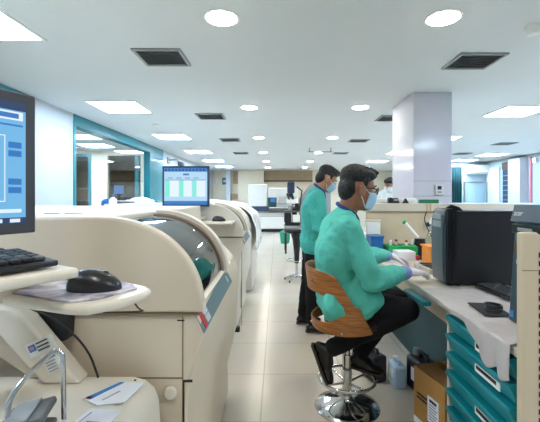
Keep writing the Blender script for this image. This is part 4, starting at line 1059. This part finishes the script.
def person(base, label, J, S_=1.0, coat='coat', trouser='trouser', skin='skin', cuffs=True, glasses=False, gloves=True, collar='navy', hem=None, simple=False, coat_disp=None, mask='mask', hairtuft=True, neckpts=None):
    t = thing('person', base, label, 'person')
    HM = Matrix.Translation(V(J['head'])) @ frame(J['hf'], J['hu'])
    hs = J.get('hs', 1.0)
    HM = HM @ Matrix.Scale(hs, 4)
    def hp(x, y, z): return HM @ V((x, y, z))
    # ---- body (one continuous surface)
    b = MB()
    b.sph((-.012, 0, .035), (.093, .073, .088), m=HM); b.sph((.032, 0, -.03), (.056, .058, .082), m=HM); b.sph((.045, 0, -.078), (.042, .043, .032), m=HM)
    b.hull([(hp(.086, 0, .02), .008*hs), (hp(.104, 0, -.018), .0125*hs), (hp(.088, 0, -.026), .014*hs)], seg=8)
    for sg in (1, -1):
        b.sph((-.002, .081*sg, -.006), (.020, .012, .033), m=HM)
        b.hull([(hp(.080, .012*sg, .03), .009*hs), (hp(.070, .042*sg, .03), .009*hs)], seg=8)
        b.sph((.066, .036*sg, -.022), (.02, .02, .018), m=HM)
    b.hull([(hp(.085, .018, -.052), .007*hs), (hp(.085, -.018, -.052), .007*hs)], seg=8)
    b.hull([(hp(-.025, 0, -.03), .056*hs), (J['neck'], .062)], seg=14)
    sl, sr, pl, pr, wl, wr, cl, cr = (V(J[k]) for k in ('sl', 'sr', 'pl', 'pr', 'wl', 'wr', 'cl', 'cr'))
    def torso(mb, inf):
        mb.hull([(pl, .10+inf), (pr, .10+inf), (wl, .095+inf), (wr, .095+inf)]); mb.hull([(wl, .095+inf), (wr, .095+inf), (cl, .105+inf), (cr, .105+inf)])
        mb.hull([(cl, .105+inf), (cr, .105+inf), (sl, .052+inf), (sr, .052+inf), (J['neck'], .055+inf*.6)])
    torso(b, -.01)
    def arms(mb, inf, upto=1.0):
        for sd in ('l', 'r'):
            s_, e_, w_ = V(J['s'+sd]), V(J['e'+sd]), V(J['h'+sd])
            mb.hull([(s_, .052+inf), (e_, .042+inf)]); mb.hull([(e_, .043+inf), (e_.lerp(w_, upto), .029+(.013 if upto < 1 else 0)+inf)])
    arms(b, -.004)
    def legs(mb, inf, upto=1.0):
        for sd in ('l', 'r'):
            p_, k_, a_ = V(J['p'+sd]), V(J['k'+sd]), V(J['a'+sd])
            mb.hull([(p_, .085+inf), (k_, .056+inf)]); mb.hull([(k_, .056+inf), (k_.lerp(a_, .35), .054+inf), (k_.lerp(a_, upto), .038+inf)])
    legs(b, -.006)
    for sd in ('l', 'r'):
        a_, tt = V(J['a'+sd]), V(J['t'+sd]); up = V(J.get('su'+sd, (0, 0, 1))).normalized(); f = (tt-a_); f = (f-up*f.dot(up)).normalized(); b.hull([(a_, .032), (a_+f*.08-up*.035, .02)])
        hh = V(J['h'+sd]); hf = V(J['hd'+sd]); pn = V(J.get('pn'+sd, (0, 0, -1)))
        hand(b, hh, hf, pn, J['th'+sd], 1.0*S_, J.get('curl'+sd, .5), inf=-.0015 if gloves else 0, fingers=True)
    remesh(b.build('body', skin, t, smooth=True), .0055 if not simple else .009, 4)
    # ---- coat
    c = MB(); inf = .022
    torso(c, inf)
    for sd in ('l', 'r'):
        s_, e_, w_ = V(J['s'+sd]), V(J['e'+sd]), V(J['h'+sd])
        c.hull([(s_, .058+inf), (s_.lerp(e_, .5), .050+inf), (e_, .046+inf)])
        c.hull([(e_, .048+inf), (e_.lerp(w_, .45), .046+inf), (e_.lerp(w_, .78), .032+inf*.75)])
    nk = V(J['neck']); axn = (V(J['head'])-nk).normalized(); bk = V(J.get('bk', (nk.x-.05, nk.y, nk.z-.09)))
    c.hull([(nk+axn*.0, .074), (nk-axn*.05, .088), (bk, .085)]); c.hull([(bk, .085), (sl, .07), (sr, .07), (cl, .12), (cr, .12)])
    if hem:
        for h_ in hem: c.hull(h_)
    o = remesh(c.build('coat', coat, t, smooth=True), .008, 6, disp=coat_disp or [(.12, .026), (.045, .011)])
    # ---- trousers
    q = MB(); legs(q, .016, .93); q.hull([(pl, .105), (pr, .105)])
    remesh(q.build('trousers', trouser, t, smooth=True), .009, 4, disp=[(.08, .012)])
    # ---- shoes
    for sd in ('l', 'r'):
        a_, tt = V(J['a'+sd]), V(J['t'+sd]); d = (tt-a_); up = V(J.get('su'+sd, (0, 0, 1))).normalized()
        f = (d-up*d.dot(up)).normalized(); l_ = up.cross(f)
        mm = MB()
        heel = a_-f*.035-up*.045
        mm.hull([(a_-up*.005, .040), (a_-f*.02-up*.03, .036), (heel, .032)]); mm.hull([(a_-up*.012+f*.01, .038), (heel+f*.05, .033), (heel+f*.14+l_*.012, .030), (heel+f*.14-l_*.012, .030), (a_+f*.07-up*.02, .032)])
        mm.hull([(heel+f*.13+l_*.014, .030), (heel+f*.13-l_*.014, .030), (heel+f*.20-up*.006, .026), (heel+f*.215-up*.008, .022)])
        sh = remesh(mm.build('shoe', 'shoe', t, smooth=True), .006, 4)
        so = MB()
        hb = heel-up*.026
        pts = [(-.035, .0), (-.025, .03), (.05, .033), (.14, .044), (.20, .034), (.238, 0), (.20, -.034), (.14, -.044), (.05, -.033), (-.025, -.03)]
        A = [hb+f*x+l_*y for x, y in pts]; B = [p-up*.014 for p in A]
        so.loft(A, B).build('sole', 'sole', sh, bev=.003)
    # ---- hands
    if gloves:
        for sd in ('l', 'r'):
            mm = MB(); w_ = V(J['h'+sd]); e_ = V(J['e'+sd])
            hand(mm, w_, J['hd'+sd], J.get('pn'+sd, (0, 0, -1)), J['th'+sd], 1.0*S_, J.get('curl'+sd, .5), inf=.0012)
            mm.hull([(w_, .031), (w_.lerp(e_, .12), .034)])
            remesh(mm.build('glove', 'glove', t, smooth=True), .0035, 2)
    if cuffs:
        for sd in ('l', 'r'):
            w_, e_ = V(J['h'+sd]), V(J['e'+sd])
            MB().tube([w_.lerp(e_, x) for x in (.02, .06, .12, .20, .30)], [.034, .041, .044, .045, .042], seg=20).build('cuff', 'lav', t, smooth=True)
    # ---- hair
    h = MB()
    h.sph((-.024, 0, .066), (.096, .079, .074), m=HM); h.sph((-.062, 0, .002), (.052, .072, .080), m=HM)
    h.sph((.038, 0, .096), (.050, .058, .034), m=HM); h.sph((.058, 0, .096), (.028, .046, .018), m=HM)
    for sg in (1, -1): h.hull([(hp(.012, .068*sg, .06), .018*hs), (hp(.014, .071*sg, .012), .009*hs)], seg=8); h.sph((.02, .05*sg, .086), (.045, .03, .028), m=HM)
    if hairtuft:
        for k in range(16):
            a = random.uniform(-1, 1); h.hull([(hp(.03+random.uniform(-.06, .03), .045*a, .118), .016*hs), (hp(.066+random.uniform(-.03, .022), .052*a, .106+random.uniform(-.012, .012)), .008*hs)], seg=6)
    remesh(h.build('hair', 'hair', t, smooth=True), .005, 3, disp=[(.018, .006)])
    # ---- eyes and brows
    for sg in (1, -1):
        e = MB().sph((.076, .031*sg, .012), (.0115, .0135, .010), seg=14, m=HM).build('eye', 'eye', t, smooth=True)
        MB().sph((.0855, .031*sg, .011), (.003, .006, .006), seg=12, m=HM).build('iris', 'print_black', e, smooth=True)
        MB().hull([(hp(.090, .014*sg, .036), .004*hs), (hp(.078, .046*sg, .038), .0035*hs)], seg=8).build('eyebrow', 'hair', t, smooth=True)
    # ---- mask
    if mask:
        def mf(u, v):
            a = (u-.5)*2*1.28; z = .002-.105*v
            bul = math.sin(PI*min(1, max(0, v)))**.6
            rx = .088+.018*bul*math.cos(a)**2-.022*(v**2); ry = .070-.012*v
            x = .008+rx*math.cos(a)**.8 if abs(a) < PI/2 else .008
            return HM @ V((x+.004, ry*math.sin(a)*1.0, z+.012*(1-math.cos(a))*(1 if v < .5 else -1)*(-1)))
        mk = MB().surf(mf, 28, 14).build('face_mask', mask, t, smooth=True, solid=.002)
        for sg in (1, -1):
            MB().tube([hp(.045, .066*sg, -.012), hp(.012, .078*sg, .010), hp(-.018, .084*sg, .018)], .0018, seg=6).build('ear_loop', 'white_plastic', mk)
            MB().tube([hp(.035, .060*sg, -.085), hp(.01, .075*sg, -.05), hp(-.018, .082*sg, -.018)], .0018, seg=6).build('ear_loop', 'white_plastic', mk)
    if glasses:
        gl = MB()
        for sg in (1, -1):
            pts = [hp(.101-.010*abs(math.cos(a))*(1 if math.cos(a)*sg > 0 else 0), .033*sg+.025*math.cos(a), .012+.018*math.sin(a)) for a in [k*PI/10 for k in range(20)]]
            gl.tube(pts, .0036, seg=6, closed=True)
            gl.tube([hp(.092, .058*sg, .018), hp(.05, .076*sg, .018), hp(-.01, .083*sg, .012)], .0036, seg=6)
        gl.tube([hp(.104, .010, .015), hp(.104, -.010, .015)], .0025, seg=6)
        g_ = gl.build('spectacles', 'black', t, smooth=True)
    # ---- collar band round the neck
    nk = V(J['neck']); ax = (V(J['head'])-nk).normalized()
    a1 = ax.cross(V((0, 1, 0))).normalized(); a2 = ax.cross(a1)
    pts = [nk+ax*.035+a1*.078*math.cos(k*PI/10)+a2*.080*math.sin(k*PI/10)+ax*(.012-.085*max(0, math.cos(k*PI/10)*(1 if a1.x > 0 else -1))**2)+V((.022, 0, 0))*max(0, math.cos(k*PI/10)*(1 if a1.x > 0 else -1))*(1 if J['hf'][0] > 0 else -1) for k in range(20)]
    MB().tube(pts, .011, seg=8, closed=True).build('collar', collar, t, smooth=True)
    return t

# seated man
J = dict(bk=(.355, 2.30, 1.165), head=(.496, 2.26, 1.395), hf=(.96, .12, -.20), hu=(.2, .0, 1), hs=1.10, neck=(.425, 2.29, 1.235),
         sl=(.435, 2.46, 1.165), sr=(.405, 2.12, 1.165), cl=(.37, 2.39, 1.02), cr=(.358, 2.22, 1.02), wl=(.362, 2.40, .85), wr=(.362, 2.28, .85),
         pl=(.44, 2.46, .695), pr=(.44, 2.30, .695),
         kl=(.80, 2.47, .665), kr=(.79, 2.24, .665), al=(.53, 2.44, .305), ar=(.315, 2.31, .395),
         tl=(.70, 2.44, .20), tr=(.36, 2.29, .22),
         el=(.60, 2.62, .93), er=(.545, 2.12, .875), hl=(.865, 2.86, .895), hr=(.83, 2.34, .875),
         hdl=(.95, .15, -.18), hdr=(.9, .38, -.08), thl=(.1, -1, .25), thr=(-.3, 1, .2), curll=.55, curlr=.4,
         sul=(.30, 0, .95), sur=(.90, -.25, .38))
hem = [[((.34, 2.20, .70), .075), ((.34, 2.52, .70), .075), ((.575, 2.22, .735), .07), ((.575, 2.48, .735), .07), ((.50, 2.21, .69), .075), ((.50, 2.49, .69), .075), ((.36, 2.25, .85), .08), ((.38, 2.44, .85), .08)],
       [((.33, 2.22, .66), .06), ((.33, 2.50, .66), .06), ((.46, 2.20, .63), .06), ((.46, 2.52, .63), .06)]]
person((.45, 2.35, 0), 'seated man in green scrub coat, glasses and mask, working at the bench with gloved hands', J, 1.12, glasses=True, hem=hem)
# dark edge piping of the coat front near the collar
# standing man
J = dict(head=(.505, 3.75, 1.525), hf=(.87, .08, -.5), hu=(.5, 0, .87), hs=1.05, neck=(.42, 3.77, 1.40),
         sl=(.385, 3.95, 1.325), sr=(.385, 3.60, 1.325), cl=(.375, 3.86, 1.22), cr=(.375, 3.69, 1.22), wl=(.37, 3.84, 1.03), wr=(.37, 3.71, 1.03),
         pl=(.36, 3.86, .87), pr=(.36, 3.69, .87), kl=(.325, 3.88, .47), kr=(.35, 3.68, .47), al=(.27, 3.93, .095), ar=(.35, 3.68, .095),
         tl=(.47, 3.95, .04), tr=(.56, 3.67, .04),
         el=(.42, 3.98, 1.04), er=(.40, 3.54, 1.05), hl=(.68, 3.92, 1.02), hr=(.66, 3.60, 1.00),
         hdl=(1, -.1, -.1), hdr=(1, .1, -.1), thl=(0, -1, .3), thr=(0, 1, .3))
hem = [[((.35, 3.68, .86), .10), ((.35, 3.88, .86), .10), ((.36, 3.67, .95), .095), ((.36, 3.89, .95), .095)], [((.36, 3.66, .84), .085), ((.36, 3.90, .84), .085), ((.38, 3.78, .82), .09)]]
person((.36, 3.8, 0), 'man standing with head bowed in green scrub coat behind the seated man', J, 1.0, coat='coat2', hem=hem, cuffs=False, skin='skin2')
# third person behind the partition, only head and shoulders show
J = dict(head=(2.06, 6.75, 1.56), hf=(-.6, -.55, -.35), hu=(-.2, -.2, .95), hs=1.05, neck=(2.06, 6.80, 1.46),
         sl=(2.20, 6.70, 1.38), sr=(1.96, 6.95, 1.38), cl=(2.15, 6.76, 1.25), cr=(2.03, 6.88, 1.25), wl=(2.13, 6.78, 1.05), wr=(2.05, 6.87, 1.05),
         pl=(2.16, 6.76, .90), pr=(2.04, 6.88, .90), kl=(2.16, 6.74, .48), kr=(2.02, 6.88, .48), al=(2.18, 6.78, .09), ar=(2.04, 6.90, .09),
         tl=(2.04, 6.62, .04), tr=(1.90, 6.74, .04), el=(2.18, 6.58, 1.12), er=(1.88, 6.90, 1.12), hl=(1.98, 6.42, 1.10), hr=(1.72, 6.68, 1.10),
         hdl=(-.7, -.6, 0), hdr=(-.7, -.6, 0), thl=(-.5, .6, .3), thr=(.5, -.6, .3))
person((2.1, 6.83, 0), 'masked person in a white coat behind the partition, only the head showing', J, 1.0, coat='whitecoat', cuffs=False, simple=True, hem=[[((2.15, 6.76, .8), .09), ((2.04, 6.88, .8), .09)]], skin='skin', mask='whitecoat', collar='whitecoat')

# ================================================================ world + view
w = bpy.data.worlds.new('world'); sc.world = w; w.use_nodes = True
w.node_tree.nodes['Background'].inputs[0].default_value = (.8, .9, 1, 1); w.node_tree.nodes['Background'].inputs[1].default_value = .3
vs = sc.view_settings
vs.view_transform = 'Standard'; vs.look = 'None'; vs.gamma = 1; vs.use_curve_mapping = False; vs.exposure = 0.0
